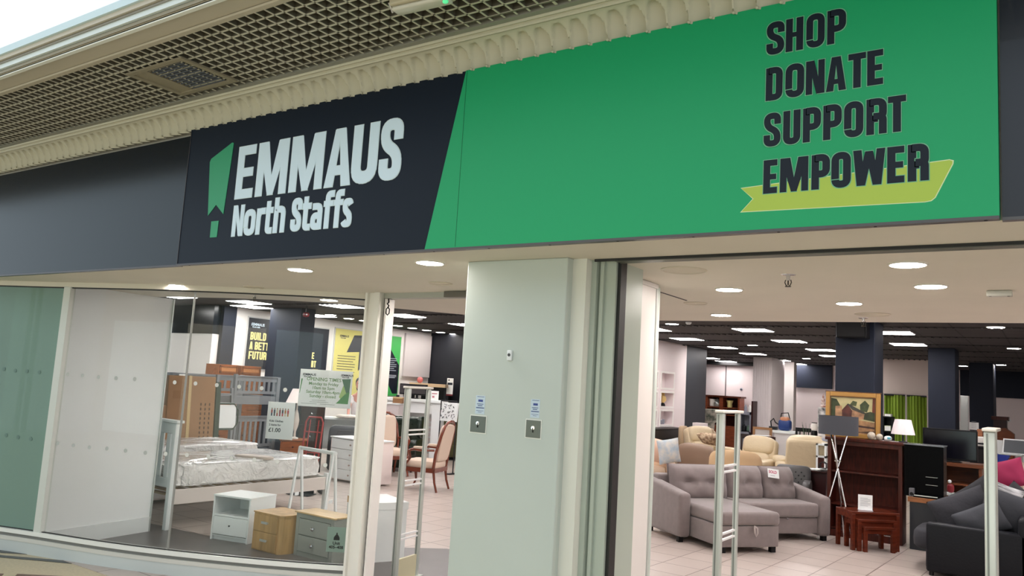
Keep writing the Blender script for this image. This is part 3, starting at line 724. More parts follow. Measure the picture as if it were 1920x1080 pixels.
# ================================================================== window display, left
def drawers_unit(t, w, d, h, n, body, front, top=None, ov=.0, legs=0., topth=.02, handle='knob', hm=CHROME, side=.018, inset=.0):
    MB().box(0, 0, legs, side, d, h-topth).box(w-side, 0, legs, w, d, h-topth).box(side, .02, legs, w-side, d, legs+.02).box(side, d-.01, legs, w-side, d, h-topth).build('carcass', body, t, bevel=.002)
    MB().box(-ov, -ov, h-topth, w+ov, d, h).build('top', top or body, t, bevel=.003)
    fh = (h-topth-legs-.02)/n
    for k in range(n):
        z0 = legs+.012+k*fh
        dr = MB().box(side+.003, -.004+inset, z0+.003, w-side-.003, .018+inset, z0+fh-.003).build('drawer', front, t, bevel=.002)
        if handle == 'knob':
            MB().lathe([(.006, 0), (.005, .012), (.014, .018), (.016, .024), (.010, .03), (.001, .032)], n=14).build('knob', hm, dr).location = (w/2, -.004+inset, z0+fh/2)
            dr.children[-1].rotation_euler = (PI/2, 0, 0)
        elif handle == 'bar': MB().box(w/2-.045, -.028+inset, z0+fh*.62, w/2+.045, -.016+inset, z0+fh*.62+.022).box(w/2-.04, -.02+inset, z0+fh*.64, w/2-.03, inset, z0+fh*.66+.01).box(w/2+.03, -.02+inset, z0+fh*.64, w/2+.04, inset, z0+fh*.66+.01).build('handle', hm, dr)
        elif handle == 'two':
            for xx in (w*.25, w*.75):
                q = MB().lathe([(.008, 0), (.02, .02), (.001, .03)], n=12).build('knob', hm, dr); q.location = (xx, -.004+inset, z0+fh/2); q.rotation_euler = (PI/2, 0, 0)
def by_top(pa, pb, h):
    A, B = PZ(*pa, h), PZ(*pb, h); A.z = B.z = 0; return frame_from(A, B)

A, rz, wd = by_top((402, 926), (471, 935), .466)
t = thing('bedside_table', 'white open-shelf bedside table with one drawer in the window', 'bedside table', A, rz)
w_, d_, h_ = wd, .42, .466
b = MB(); b.box(0, 0, 0, .018, d_, h_-.018); b.box(w_-.018, 0, 0, w_, d_, h_-.018); b.box(.018, .01, .25, w_-.018, d_, .268); b.box(.018, d_-.01, .04, w_-.018, d_, h_-.018); b.box(.018, .01, .045, w_-.018, d_, .06); b.box(.018, .03, 0, w_-.018, .045, .062)
b.build('carcass', PWHITE, t, bevel=.0015)
MB().box(-.004, -.004, h_-.018, w_+.004, d_, h_).build('top', PWHITE, t, bevel=.002)
dr = MB().box(.021, 0, .068, w_-.021, .016, .246).build('drawer', PWHITE, t, bevel=.002)
q = MB().lathe([(.004, 0), (.004, .01), (.009, .014), (.001, .02)], n=12).build('knob', DARKM, dr, label='small dark metal knob'); q.location = (w_/2, 0, .165); q.rotation_euler = (PI/2, 0, 0)

A, rz, wd = by_top((478, 957), (529, 968), .378)
t = thing('bedside_table', 'small oak-effect bedside chest with two drawers and rounded side', 'bedside table', A, rz)
w_, d_, h_ = wd, .36, .378
MB().prism([(0, 0), (w_-.03, 0), (w_-.02, .008), (w_+.0, .03), (w_+.02, .1), (w_+.025, d_), (0, d_)], (0, 0, 0), X1, Y1, h_-.012).build('carcass', OAK, t)
MB().prism([(-.006, -.008), (w_-.02, -.008), (w_+.012, .03), (w_+.03, .1), (w_+.03, d_), (-.006, d_)], (0, 0, h_-.012), X1, Y1, .012).build('top', OAK, t)
for z0, z1 in ((.02, .19), (.195, .355)):
    dr = MB().box(.014, -.012, z0, w_-.05, 0, z1).build('drawer', OAK, t, bevel=.002)
    MB().box(w_/2-.055, -.034, (z0+z1)/2, w_/2+.035, -.024, (z0+z1)/2+.022).box(w_/2-.05, -.03, (z0+z1)/2+.004, w_/2-.04, -.01, (z0+z1)/2+.018).box(w_/2+.02, -.03, (z0+z1)/2+.004, w_/2+.03, -.01, (z0+z1)/2+.018).build('handle', ALU, dr, label='brushed silver bar handle')

A, rz, wd = by_top((557, 957), (628, 972), .43)
t = thing('bedside_table', 'grey painted bedside chest with two silver-knobbed drawers and pale oak top', 'bedside table', A, rz)
w_, d_, h_ = wd, .26, .43
b = MB(); b.box(0, 0, 0, .045, d_, h_-.016); b.box(w_-.045, 0, 0, w_, d_, h_-.016); b.box(.045, .006, 0, w_-.045, d_, .05); b.box(.045, .0, h_-.06, w_-.045, .03, h_-.016); b.box(.045, .02, .05, w_-.045, d_, h_-.06)
b.build('carcass', SAGE, t, bevel=.002)
MB().box(-.015, -.015, h_-.016, w_+.015, d_, h_).build('top', OAKT, t, bevel=.004, seg=3)
for z0, z1 in ((.055, .205), (.215, h_-.065)):
    dr = MB().box(.05, -.003, z0, w_-.05, .018, z1).build('drawer', SAGE, t, bevel=.003)
    q = MB().lathe([(.008, 0), (.006, .012), (.018, .02), (.02, .028), (.012, .036), (.001, .038)], n=16).build('knob', CHROME, dr, label='round silver knob'); q.location = (w_/2, -.003, (z0+z1)/2); q.rotation_euler = (PI/2, 0, 0)

A, rz, wd = frame_from((-6.0, 6.02, 0), (-5.5, 5.80, 0)); d_ = .42
t = thing('cabinet', 'white cabinet with an oak front edge standing just inside the door post', 'cabinet', A, rz)
MB().box(0, .015, 0, wd, d_, .5).build('carcass', PWHITE, t, bevel=.002)
MB().box(-.004, 0, .5, wd+.004, d_+.01, .57).build('top', PWHITE, t, bevel=.002)
MB().box(0, -.002, .5, wd, .0, .565).build('front_edge', OAK, t, label='oak coloured front edge')
dr = MB().box(.004, 0, .02, wd-.004, .015, .495).build('door', PWHITE, t)

# white wooden bed with a wrapped mattress
XB = -7.95; YB0, YB1 = 5.28, 7.62
t = thing('bed', 'white wooden bed frame with slatted headboard beside the display wall', 'bed', (XB, YB0, 0))
b = MB(); b.box(-.06, 0, 0, 0, .06, 1.15); b.box(-1.33, 0, 0, -1.27, .06, 1.15); b.box(-1.37, -.02, 1.15, .035, .08, 1.18); b.box(-1.27, .015, 1.03, -.06, .045, 1.15); b.box(-1.27, .015, .45, -.06, .045, .55)
for k in range(9): b.box(-1.22+k*.13, .02, .55, -1.15+k*.13, .04, 1.03)
b.build('headboard', PWHITE, t, bevel=.006)
MB().box(-.045, .06, .27, -.01, YB1-YB0-.06, .43).build('side_rail', mat('bed_rail', (214, 204, 198), .4), t, bevel=.004)
MB().box(-1.32, .06, .27, -1.285, YB1-YB0-.06, .43).build('side_rail', PWHITE, t, bevel=.004)
b = MB()
for k in range(12): b.box(-1.285, .12+k*.18, .34, -.045, .2+k*.18, .355)
b.build('slats', OAKT, t)
L = YB1-YB0
MB().box(-.06, L-.06, 0, 0, L, .48).build('post', PWHITE, t, bevel=.004); MB().box(-1.33, L-.06, 0, -1.27, L, .48).build('post', PWHITE, t, bevel=.004)
MB().box(-1.27, L-.05, .27, -.06, L-.015, .44).build('footboard', PWHITE, t, bevel=.004)
def wrapped(name, label, x0, x1, y0, y1, z0, z1, seed):
    rnd = random.Random(seed)
    t = thing(name, label, 'mattress', ((x0+x1)/2, (y0+y1)/2, z0))
    sx, sy, sz = x1-x0, y1-y0, z1-z0
    MB().cushion((0, 0, sz*.47), sx*.96, sy*.97, sz*.93, .16, n=40, m=16).build('mattress', MATT, t, smooth=True)
    ph = [rnd.uniform(0, 6) for _ in range(8)]
    def crease(u, v): return .006*math.sin(23*u+ph[0]+5*v)+.005*math.sin(41*v+ph[1]+9*u)+.004*math.sin(67*(u+v)+ph[2])
    b = MB(); n, m = 96, 28; vs = []
    sg = lambda v, p: math.copysign(abs(v)**p, v)
    for j in range(m+1):
        f = -PI/2+PI*j/m
        for i in range(n):
            th = 2*PI*i/n; e = .17
            x = sg(math.cos(f), e)*sg(math.cos(th), e); y = sg(math.cos(f), e)*sg(math.sin(th), e); z = sg(math.sin(f), e)
            c = 1+crease(x*1.3+z, y*2.1)*2.2
            vs.append((x*sx/2*c, y*sy/2*c, sz*.5+z*sz/2*(1+crease(x*3, y*4)*3.5)))
    b.add(vs, [(j*n+i, j*n+(i+1) % n, (j+1)*n+(i+1) % n, (j+1)*n+i) for j in range(m) for i in range(n)])
    b.build('plastic_wrap', PW, t, smooth=True); return t
PW = bpy.data.materials.new('plastic_wrap'); PW.use_nodes = True; n_ = PW.node_tree; n_.nodes.clear()
o_ = n_.nodes.new('ShaderNodeOutputMaterial'); t1 = n_.nodes.new('ShaderNodeBsdfTransparent'); p1_ = n_.nodes.new('ShaderNodeBsdfPrincipled'); mx_ = n_.nodes.new('ShaderNodeMixShader')
p1_.inputs['Base Color'].default_value = (*lin((240, 238, 236)), 1); p1_.inputs['Roughness'].default_value = .14; p1_.inputs['Coat Weight'].default_value = .5
z_ = n_.nodes.new('ShaderNodeTexNoise'); z_.inputs['Scale'].default_value = 7; z_.inputs['Detail'].default_value = 6; z_.inputs['Distortion'].default_value = 1.4
tc_ = n_.nodes.new('ShaderNodeTexCoord'); n_.links.new(tc_.outputs['Object'], z_.inputs['Vector'])
bu_ = n_.nodes.new('ShaderNodeBump'); bu_.inputs['Distance'].default_value = .05; bu_.inputs['Strength'].default_value = .9; n_.links.new(z_.outputs['Fac'], bu_.inputs['Height']); n_.links.new(bu_.outputs[0], p1_.inputs['Normal'])
r_ = n_.nodes.new('ShaderNodeValToRGB'); r_.color_ramp.elements[0].position = .4; r_.color_ramp.elements[0].color = (.86, .86, .86, 1); r_.color_ramp.elements[1].position = .62; r_.color_ramp.elements[1].color = (.95, .95, .95, 1)
n_.links.new(z_.outputs['Fac'], r_.inputs[0]); n_.links.new(r_.outputs[0], mx_.inputs[0]); n_.links.new(t1.outputs[0], mx_.inputs[1]); n_.links.new(p1_.outputs[0], mx_.inputs[2]); n_.links.new(mx_.outputs[0], o_.inputs[0])
mt = wrapped('wrapped_mattress', 'mattress in clear crinkled plastic lying on the white bed frame', XB-1.24, XB-.055, YB0+.09, YB1-.09, .436, .70, 3)
b = MB()
q1 = [(.5, -.2+.02*math.sin(k), .27) for k in range(3)]
b.cushion((.35, .15, .268), .5, .22, .05, .6, rot=R3('Z', 20)); b.build('folded_label_flap', mat('flap_beige', (200, 184, 172), .5), mt, smooth=True)
# second wrapped mattress on a low base further back
t = thing('divan_base', 'low white divan base behind the white bed', 'bed', (-10.0, 6.65, 0))
MB().box(-.5, -1.0, .05, .5, 1.0, .49).build('base', MATT, t, bevel=.02, seg=3)
for sx in (-.42, .42):
    for sy in (-.9, .9): MB().cyl((sx, sy, 0), (sx, sy, .05), .03).build('foot', BLACK, t)
wrapped('wrapped_mattress', 'second plastic-wrapped mattress lying behind the one on the white bed', -10.5, -9.5, 5.65, 7.7, .502, .74, 9)

# bunk bed
XK, YK0, YK1 = -11.35, 7.38, 9.5
def kz(px, py): return PX(px, py, XK).z
t = thing('bunk_bed', 'grey wooden bunk bed with ladder and slatted guard rails', 'bunk bed', (XK, YK0, 0))
Lk = YK1-YK0; W = 1.0
for nm, x, y in (('post', 0, 0), ('post', 0, Lk-.07), ('post', -W, 0), ('post', -W, Lk-.07)): MB().box(x-.07, y, 0, x, y+.07, 1.66).build(nm, GREYP, t, bevel=.004)
yl0 = PX(405, 720, XK).y-YK0; yl1 = PX(441, 720, XK).y-YK0
b = MB(); b.box(-.05, .07, 1.18, -.015, Lk-.07, 1.32); b.box(-W+.02, .07, 1.18, -W+.055, Lk-.07, 1.32); b.box(-W+.05, .02, 1.18, -.05, .05, 1.32); b.box(-W+.05, Lk-.05, 1.18, -.05, Lk-.02, 1.32); b.box(-W+.05, .07, 1.2, -.05, Lk-.07, 1.22)
b.build('upper_frame', GREYP, t, bevel=.003)
def guard(x, y0, y1, z0, z1, name, n):
    b = MB(); b.box(x-.03, y0, z1-.09, x, y1, z1); b.box(x-.045, y0, z1-.012, x+.015, y1, z1+.006); b.box(x-.03, y0, z0, x, y1, z0+.05)
    for k in range(n):
        c = y0+(k+.5)*(y1-y0)/n; b.box(x-.024, c-.022, z0+.05, x-.006, c+.022, z1-.09)
    b.build(name, GREYP, t)
guard(-.015, .07, yl0, 1.36, 1.64, 'guard_rail', 6); guard(-.015, yl1+.05, Lk-.07, 1.36, 1.66, 'guard_rail', 8)
guard(-W+.03, .07, Lk-.07, 1.36, 1.64, 'guard_rail', 14)
MB().box(-.065, yl1, .3, -.0, yl1+.05, 1.68).build('centre_post', GREYP, t, bevel=.003)
b = MB(); b.box(-.05, .07, .28, -.015, Lk-.07, .42); b.box(-W+.02, .07, .28, -W+.055, Lk-.07, .42); b.box(-W+.05, .02, .28, -.05, .05, .42); b.box(-W+.05, Lk-.05, .28, -.05, Lk-.02, .42); b.box(-W+.05, .07, .32, -.05, Lk-.07, .34)
b.build('lower_frame', GREYP, t)
guard(-.015, yl1+.05, Lk-.07, .46, .98, 'lower_guard', 8)
guard(-.015, .07, yl0-.1, .46, .98, 'lower_guard', 5)
l = MB(); l.hexa([(.16, yl0-.02, 0), (.2, yl0-.02, 0), (.2, yl0+.03, 0), (.16, yl0+.03, 0)], [(0, yl0-.02, 1.66), (.04, yl0-.02, 1.66), (.04, yl0+.03, 1.66), (0, yl0+.03, 1.66)])
l.hexa([(.16, yl1-.09, 0), (.2, yl1-.09, 0), (.2, yl1-.05, 0), (.16, yl1-.05, 0)], [(0, yl1-.09, 1.45), (.04, yl1-.09, 1.45), (.04, yl1-.05, 1.45), (0, yl1-.05, 1.45)])
l.build('ladder', GREYP, t)
for k in range(5):
    z = .25+k*.27; x = .17-.16*z/1.66; MB().box(x-.02, yl0+.03, z, x+.04, yl1-.08, z+.03).build('ladder_rung', GREYP, t)
tg = tag(MB().box(0, 0, 0, .004, .14, .11).build('paper_notice', PAPER), 'small white paper notice taped to the left end of the bunk guard rail', 'notice'); tg.location = (XK+.02, YK0+.1, 1.53)
# cardboard boxes
t = thing('cardboard_box', 'tall flat-pack cardboard box leaning by the bunk bed', 'box', (-10.75, 7.3, 0)); t.rotation_euler = (0, math.radians(-4), 0)
MB().box(-.14, -.38, 0, .14, .42, 1.62).build('carton', CARD, t, bevel=.006)
MB().box(-.142, -.05, -.0, .145, .0, 1.625).build('tape', TAPE, t)
b = MB()
for k in range(3):
    for j in range(9): b.box(.1405, .17+k*.075, .62+j*.07, .1418, .19+k*.075, .66+j*.07)
b.build('printing', mat('carton_print', (70, 46, 30), .8), t)
b = MB(); b.box(.1405, -.3, 1.28, .1415, -.12, 1.4); b.build('printed_panel', mat('carton_print2', (140, 100, 64), .8), t)
for x, y, z, a, c2, lab in ((-10.28, 6.42, .755, .34, .32, 'small cardboard box standing on the wrapped mattress by the wall'),):
    t = thing('cardboard_box', lab, 'box', (x, y, z)); MB().box(-a/2, -a/2, 0, a/2, a/2, .14).build('carton', CARD, t, bevel=.004); MB().box(-a/2-.001, -.03, -.0, a/2+.001, .03, .141).build('tape', TAPE, t)
t = thing('cardboard_box', 'narrow brown carton on top of the small box behind the display wall', 'box', (-10.28, 6.42, .897)); MB().box(-.12, -.15, 0, .12, .15, .32).build('carton', mat('cardboard_dark', (140, 100, 62), .75), t, bevel=.004); MB().box(-.122, -.02, 0, .122, .02, .321).build('tape', TAPE, t)
t = thing('folding_frame', 'dark green framed panel leaning against the tall cardboard box', 'panel', (-10.75, 7.88, 0)); t.rotation_euler = (0, math.radians(-4), 0)
b = MB(); b.box(-.03, -.06, 0, .03, .02, 1.55); b.tube([(.0, .02, 1.22), (.0, .3, 1.22), (.0, .38, 1.12), (.0, .38, .92), (.0, .3, .82), (.0, .02, .82)], .014); b.build('frame', mat('racing_green', (16, 52, 42), .4), t)
MB().box(-.005, .02, .84, .005, .34, 1.2).build('panel', PWHITE, t)

# pine furniture behind the bunk
def pine(name, label, cat, p0, p1, x, d, zb, zt, n, hand='two', m=PINE):
    y0, y1 = PX(p0, 700, x).y, PX(p1, 700, x).y
    t = thing(name, label, cat, (x, y0, zb), PI/2); drawers_unit(t, y1-y0, d, zt-zb, n, m, m, top=m, ov=.015, handle=hand, hm=MAHOG); return t
zc = lambda px, py, x: PX(px, py, x).z
pine('chest_of_drawers', 'tall orange pine chest of drawers behind the bunk bed ladder', 'chest of drawers', 411, 450, -13.1, .5, 0, zc(430, 704, -13.1), 5)
pine('chest_of_drawers', 'wide orange pine chest seen through the right end of the bunk bed', 'chest of drawers', 453, 500, -13.1, .5, 0, zc(480, 706, -13.1), 5)
for p0, p1, a, lab in ((411, 448, 683, 'small panelled pine cupboard on top of the tall pine chest'), (453, 491, 686, 'small panelled pine cupboard on the wide pine chest, in front of the BUILD poster')):
    x = -13.1
    y0, y1 = PX(p0, 700, x).y, PX(p1, 700, x).y; zb = zc((p0+p1)/2, 704 if p0 < 450 else 706, x); zt = zc((p0+p1)/2, a+1, x)
    t = thing('pine_cupboard', lab, 'cupboard', (x-.03, y0, zb+.002), PI/2); w_ = y1-y0; h_ = zt-zb
    MB().box(0, 0, 0, w_, .4, h_).build('carcass', PINE, t, bevel=.004)
    b = MB(); b.box(.02, -.015, .04, w_-.02, 0, .07); b.box(.02, -.015, h_-.05, w_-.02, 0, h_-.02); b.box(.02, -.015, .04, .05, 0, h_-.02); b.box(w_-.05, -.015, .04, w_-.02, 0, h_-.02); b.build('door_frame', PINE, t)
    MB().box(.06, -.01, .075, w_-.06, -.002, h_-.055).build('door_panel', mat('pine_light', (190, 124, 74), .35), t)
# framed print hanging at the right of the bunk
x = -12.6; t = thing('framed_print', 'small framed print beside the right bunk bed post', 'picture', (x, PX(524, 700, x).y, zc(528, 741, x)), PI/2)
w_ = PX(533, 700, x).y-PX(524, 700, x).y; h_ = zc(528, 713, x)-zc(528, 741, x)
MB().box(0, 0, 0, w_, .02, h_).build('frame', mat('print_frame', (170, 140, 110), .4), t); MB().box(.03, -.002, .03, w_-.03, 0, h_-.03).build('print', PAPER, t)
# low pine chest, dark cupboard with a lamp, cleaner
t = thing('chest_of_drawers', 'low orange pine chest of drawers under the kids clothes notice', 'chest of drawers', (-10.97, 9.3, 0), math.radians(48)); drawers_unit(t, .42, .42, .62, 3, PINE, PINE, ov=.02, handle='knob', hm=MAHOG)
t = thing('dark_cabinet', 'black glass-fronted cabinet with a brown drawer below the opening times notice', 'cabinet', (-11.3, 9.95, 0), math.radians(48))
drawers_unit(t, .45, .4, 1.28, 3, mat('cab_dark', (26, 20, 22), .3), mat('cab_brown', (44, 24, 20), .35), top=BLACK, ov=.01, handle='knob', hm=CHROME)
t = thing('table_lamp', 'cream cone-shaded table lamp behind the kids clothes notice', 'lamp', (-11.0, 9.62, .622))
MB().lathe([(.07, 0), (.06, .02), (.02, .03), (.018, .12), (.05, .22), (.06, .32), (.04, .42), (.015, .5), (.015, .62)], n=20).build('base', mat('lamp_base_cream', (210, 200, 190), .4), t, smooth=True)
MB().lathe([(.20, .62), (.195, .625), (.10, .86), (.098, .855), (.10, .86)], n=28).build('lamp_shade', mat('shade_cream', (238, 224, 220), .8), t, smooth=True)

# sack truck
P = PZ(572, 926, 0)
t = thing('sack_truck', 'red tubular sack truck with black tyres behind the white clothes rail', 'sack truck', (P.x, P.y, 0), math.radians(20))
RED = mat('truck_red', (158, 52, 52), .4)
b = MB(); b.tube([(-.14, 0, .12), (-.14, .05, .6), (-.14, .1, 1.05), (-.10, .11, 1.12), (.10, .11, 1.12), (.14, .1, 1.05), (.14, .05, .6), (.14, 0, .12)], .014)
b.tube([(-.07, -.0, .15), (-.07, .05, .6), (-.07, .1, 1.08)], .010); b.tube([(.07, -.0, .15), (.07, .05, .6), (.07, .1, 1.08)], .010)
for z, y in ((.3, .02), (.6, .05), (.9, .085)): b.cyl((-.14, y, z), (.14, y, z), .010)
b.tube([(-.14, .02, .35), (-.16, .14, .13)], .01); b.tube([(.14, .02, .35), (.16, .14, .13)], .01)
b.build('frame', RED, t, smooth=True)
MB().box(-.18, -.24, .01, .18, .0, .018).box(-.14, -.01, .018, .14, .0, .14).build('toe_plate', DARKM, t)
for sx in (-.20, .20):
    wl = MB().lathe([(.06, -.022), (.105, -.024), (.112, 0), (.105, .024), (.06, .022)], n=26).build('wheel', mat('tyre', (26, 26, 28), .7), t, smooth=True); wl.location = (sx, .12, .114); wl.rotation_euler = (0, PI/2, 0)
    MB().lathe([(.02, -.028), (.06, -.02), (.06, .02), (.02, .028)], n=18).build('hub', ALU, wl)
MB().cyl((-.2, .12, .114), (.2, .12, .114), .01).build('axle', DARKM, t)

# white A-frame clothes rail
E1, E2 = PZ(565, 830, .93), PZ(638, 841, .93); E1.z = E2.z = 0; E2 = E1+(E2-E1).normalized()*.62+Vector((.06, -.04, 0))
sh = E2-E1; pp = Vector((sh.y, -sh.x, 0)).normalized()*.19; pp = Matrix.Rotation(math.radians(28), 3, 'Z') @ pp
e1a, e1b = E1-pp, E1+pp
if PX(0, 0, -1) and e1a.x > e1b.x: e1a, e1b = e1b, e1a
t = thing('clothes_rail', 'small white wooden A-frame clothes rail behind the bedside chests', 'clothes rail', e1a)
for k, s_ in enumerate((Vector((0, 0, 0)), sh)):
    a, c = e1a-e1a+s_, e1b-e1a+s_; ap = (a+c)/2+Vector((0, 0, .88))
    for p, nm in ((a, 'leg'), (c, 'leg')):
        d = (c-a).normalized()*.022; e = sh.normalized()*.014; tp = ap+Vector((0, 0, .0)); off = (p-(a+c)/2).normalized()*.02
        MB().hexa([p-d-e, p+d-e, p+d+e, p-d+e], [tp+off-d-e, tp+off+d-e, tp+off+d+e, tp+off-d+e]).build(nm, PWHITE, t)
    MB().hexa([(a*.6+c*.4)*1+Vector((0, 0, .30))-Vector((0, .01, 0)), (a*.4+c*.6)+Vector((0, 0, .30))-Vector((0, .01, 0)), (a*.4+c*.6)+Vector((0, .01, .30)), (a*.6+c*.4)+Vector((0, .01, .30))], [(a*.6+c*.4)+Vector((0, -.01, .34)), (a*.4+c*.6)+Vector((0, -.01, .34)), (a*.4+c*.6)+Vector((0, .01, .34)), (a*.6+c*.4)+Vector((0, .01, .34))]).build('brace', PWHITE, t)
a0 = (e1b-e1a)/2+Vector((0, 0, .87)); MB().cyl(a0-sh*.03, a0+sh*1.04, .022).build('rail', PWHITE, t)

# white chest of drawers beyond the door post
A, rz, wd = by_top((622, 817), (700, 828), .73)
t = thing('chest_of_drawers', 'white chest of four drawers standing across the door post', 'chest of drawers', A, rz)
drawers_unit(t, wd, .45, .73, 4, mat('chest_pinkish_white', (226, 214, 210), .45), PWHITE, top=PWHITE, ov=.015, legs=.03, handle='knob', hm=mat('knob_taupe', (170, 150, 140), .5))

# ================================================================== notices on the glass
def glass_board(pl, pr, pt, pb, name, label, cat, m, off=-.014, th=.004):
    ql, tl = glass_pt(pl, (pt+pb)/2); qr, tr_ = glass_pt(pr, (pt+pb)/2); u = (qr-ql); u.z = 0; wd = u.length; u.normalize(); nrm = Vector((u.y, -u.x, 0))
    zt = glass_pt((pl+pr)/2, pt)[0].z; zb = glass_pt((pl+pr)/2, pb)[0].z
    t = thing(name, label, cat, (ql.x+nrm.x*off, ql.y+nrm.y*off, zb), math.atan2(u.y, u.x))
    MB().box(0, -th/2, 0, wd, th/2, zt-zb).build('sheet', m, t)
    return t, wd, zt-zb
F90 = (PI/2, 0, 0)
def mini_logo(t, x, z, s, m, y=-.004):
    text('lettering', 'EMMAUS', s, m, t, (x+s*.35, y, z), F90, align='LEFT', bold=s*.03); text('lettering', 'North Staffs', s*.5, m, t, (x+s*.35, y, z-s*.52), F90, align='LEFT', bold=s*.02)
    MB().prism([(x, z-s*.1), (x+s*.1, z+.0), (x+s*.22, z-s*.1), (x+s*.26, z+s*.8), (x+s*.04, z+s*.6)], (0, y+.001, 0), X1, Z1, .001).build('logo', m, t)
t, w_, h_ = glass_board(560, 659, 694, 764, 'opening_times_notice', 'white and green OPENING TIMES notice fixed inside the curved window', 'notice', translucent(mat('notice_white', (244, 244, 244), .4)), th=.006)
GT = mat('notice_green_text', (112, 150, 96), .5); GR1 = mat('notice_green', (62, 140, 66), .5); GR2 = mat('notice_green_dark', (58, 110, 76), .5); GR3 = mat('notice_lime', (176, 204, 122), .5)
f = w_/.72
def bp(poly, m): MB().prism([(p[0]*w_, p[1]*h_) for p in poly], (0, -.0032, 0), X1, Z1, .0006).build('printed_shape', m, t)
bp([(.80, .78), (.97, .80), (.96, .45), (.90, .40)], GR2); bp([(.90, .42), (.965, .45), (.95, .12), (.72, .12), (.74, .15)], GR1); bp([(.84, .62), (.905, .40), (.80, .25), (.77, .3)], GR3)
bp([(.03, .74), (.055, .74), (.02, .35), (.012, .35)], GR1); 
for k, (s_, z_, sz) in enumerate((('OPENING TIMES', .70, .105), ('Monday to Friday', .585, .092), ('10am to 5pm', .475, .092), ('Saturday 10am-4pm', .365, .092), ('Sunday - closed', .255, .092))):
    text('lettering', s_, h_*sz*1.25, GT, t, (w_*.46, -.0036, h_*z_), F90, bold=.0006)
mini_logo(t, w_*.05, h_*.83, h_*.085, INK); mini_logo(t, w_*.78, h_*.86, h_*.08, INK)
for z_, a, c in ((.17, .26, .52), (.125, .22, .58), (.075, .06, .36), (.075, .42, .70)): MB().box(w_*a, -.0038, h_*z_, w_*c, -.0032, h_*(z_+.008)).build('small_print', mat('small_print', (120, 128, 126), .6), t)
t, w_, h_ = glass_board(499, 550, 754, 824, 'price_notice', 'white kids clothes notice reading 1.00 pound inside the curved window', 'notice', mat('notice_white', (1, 1, 1)))
text('lettering', 'Kids Clothes', h_*.075, INK, t, (w_*.1, -.0028, h_*.46), F90, align='LEFT', bold=.0006); text('lettering', '2 items for', h_*.075, INK, t, (w_*.1, -.0028, h_*.355), F90, align='LEFT', bold=.0006)
text('lettering', '\u00a31.00', h_*.155, BLACK, t, (w_*.09, -.0028, h_*.19), F90, align='LEFT', bold=.001)
cl = [(176, 70, 60), (40, 50, 80), (220, 200, 170), (150, 40, 60), (60, 60, 60), (190, 120, 60), (200, 60, 70)]
for k in range(7):
    x = w_*(.16+k*.10); b = MB(); b.box(x-w_*.03, -.003, h_*.70, x+w_*.03, -.0022, h_*.79); b.build('printed_figure', mat('kid_%d' % k, cl[k], .6), t)
    MB().box(x-w_*.025, -.003, h_*.62, x+w_*.025, -.0022, h_*.70).build('printed_figure', mat('kidleg_%d' % k, cl[(k*3+1) % 7], .6), t)
    MB().prism([(x+w_*.022*math.cos(a*PI/5), h_*.815+w_*.026*math.sin(a*PI/5)) for a in range(10)], (0, -.0022, 0), X1, Z1, .0008).build('printed_figure', mat('kidface', (150, 100, 76), .6), t)
t, w_, h_ = glass_board(612, 649, 989, 1036, 'unit_number_sticker', 'pale green Unit 405-408 sticker low on the curved window', 'sticker', translucent(mat('sticker_mint', (196, 214, 204), .5)))
text('lettering', 'Unit', h_*.17, BLACK, t, (w_*.5, -.0026, h_*.30), F90, bold=.001); text('lettering', '405\u2013408', h_*.17, BLACK, t, (w_*.5, -.0026, h_*.14), F90, bold=.001)
MB().prism([(w_*(.5+a), h_*(.48+c)) for a, c in ((-.15, 0), (.15, 0), (.15, .1), (.11, .16), (.03, .24), (.03, .30), (-.03, .30), (-.03, .24), (-.11, .16), (-.15, .1))], (0, -.0022, 0), X1, Z1, .0008).build('bottle_kiln_mark', BLACK, t)
dots = [(328, 717), (367, 719), (407, 722), (449, 725), (491, 728), (535, 731), (311, 851), (351, 853), (391, 856), (434, 859), (477, 862), (520, 865), (610, 872)]
dotg = [(127, 702), (155, 704), (185, 707), (218, 709), (253, 711), (109, 831), (138, 835), (168, 839), (201, 841), (236, 845), (273, 849)]
dotl = [(8, 692), (29, 695), (51, 696), (74, 698), (12, 816), (34, 820), (58, 823)]
WD = mat('dot_white', (214, 216, 212), .5); GD = mat('dot_grey', (176, 182, 178), .5); LD = mat('dot_teal', (96, 124, 116), .5)
for D, m, lab, g in ((dots, WD, 'white round dot on the clear glass', 'white dots on the clear glass'), (dotg, GD, 'grey round dot before the display wall', 'grey dots before the display wall'), (dotl, LD, 'dark round dot on the green-reflecting pane', 'dark dots on the green pane')):
    p0 = None; cut = {13: 6, 11: 5, 7: 4}[len(D)]
    for px, py in D:
        q, tg = glass_pt(px, py)
        k_ = [q_[0] for q_ in sorted(D[:cut] if (px, py) in D[:cut] else D[cut:])].index(px)
        lb = ('upper' if (px, py) in D[:cut] else 'lower')+' row, '+ORD[k_]+' from the left: '+lab
        if p0 is None: p0 = tag(MB().lathe([(.018, -.0006), (.018, .0006)], n=20).build('glass_dot', m), lb, 'sticker', g); o = p0
        else: o = p0.copy(); col.objects.link(o); o['label'] = lb
        nrm = Vector((tg.y, -tg.x, 0)); o.rotation_euler = (PI/2, 0, math.atan2(tg.y, tg.x)); o.location = q+nrm*.004

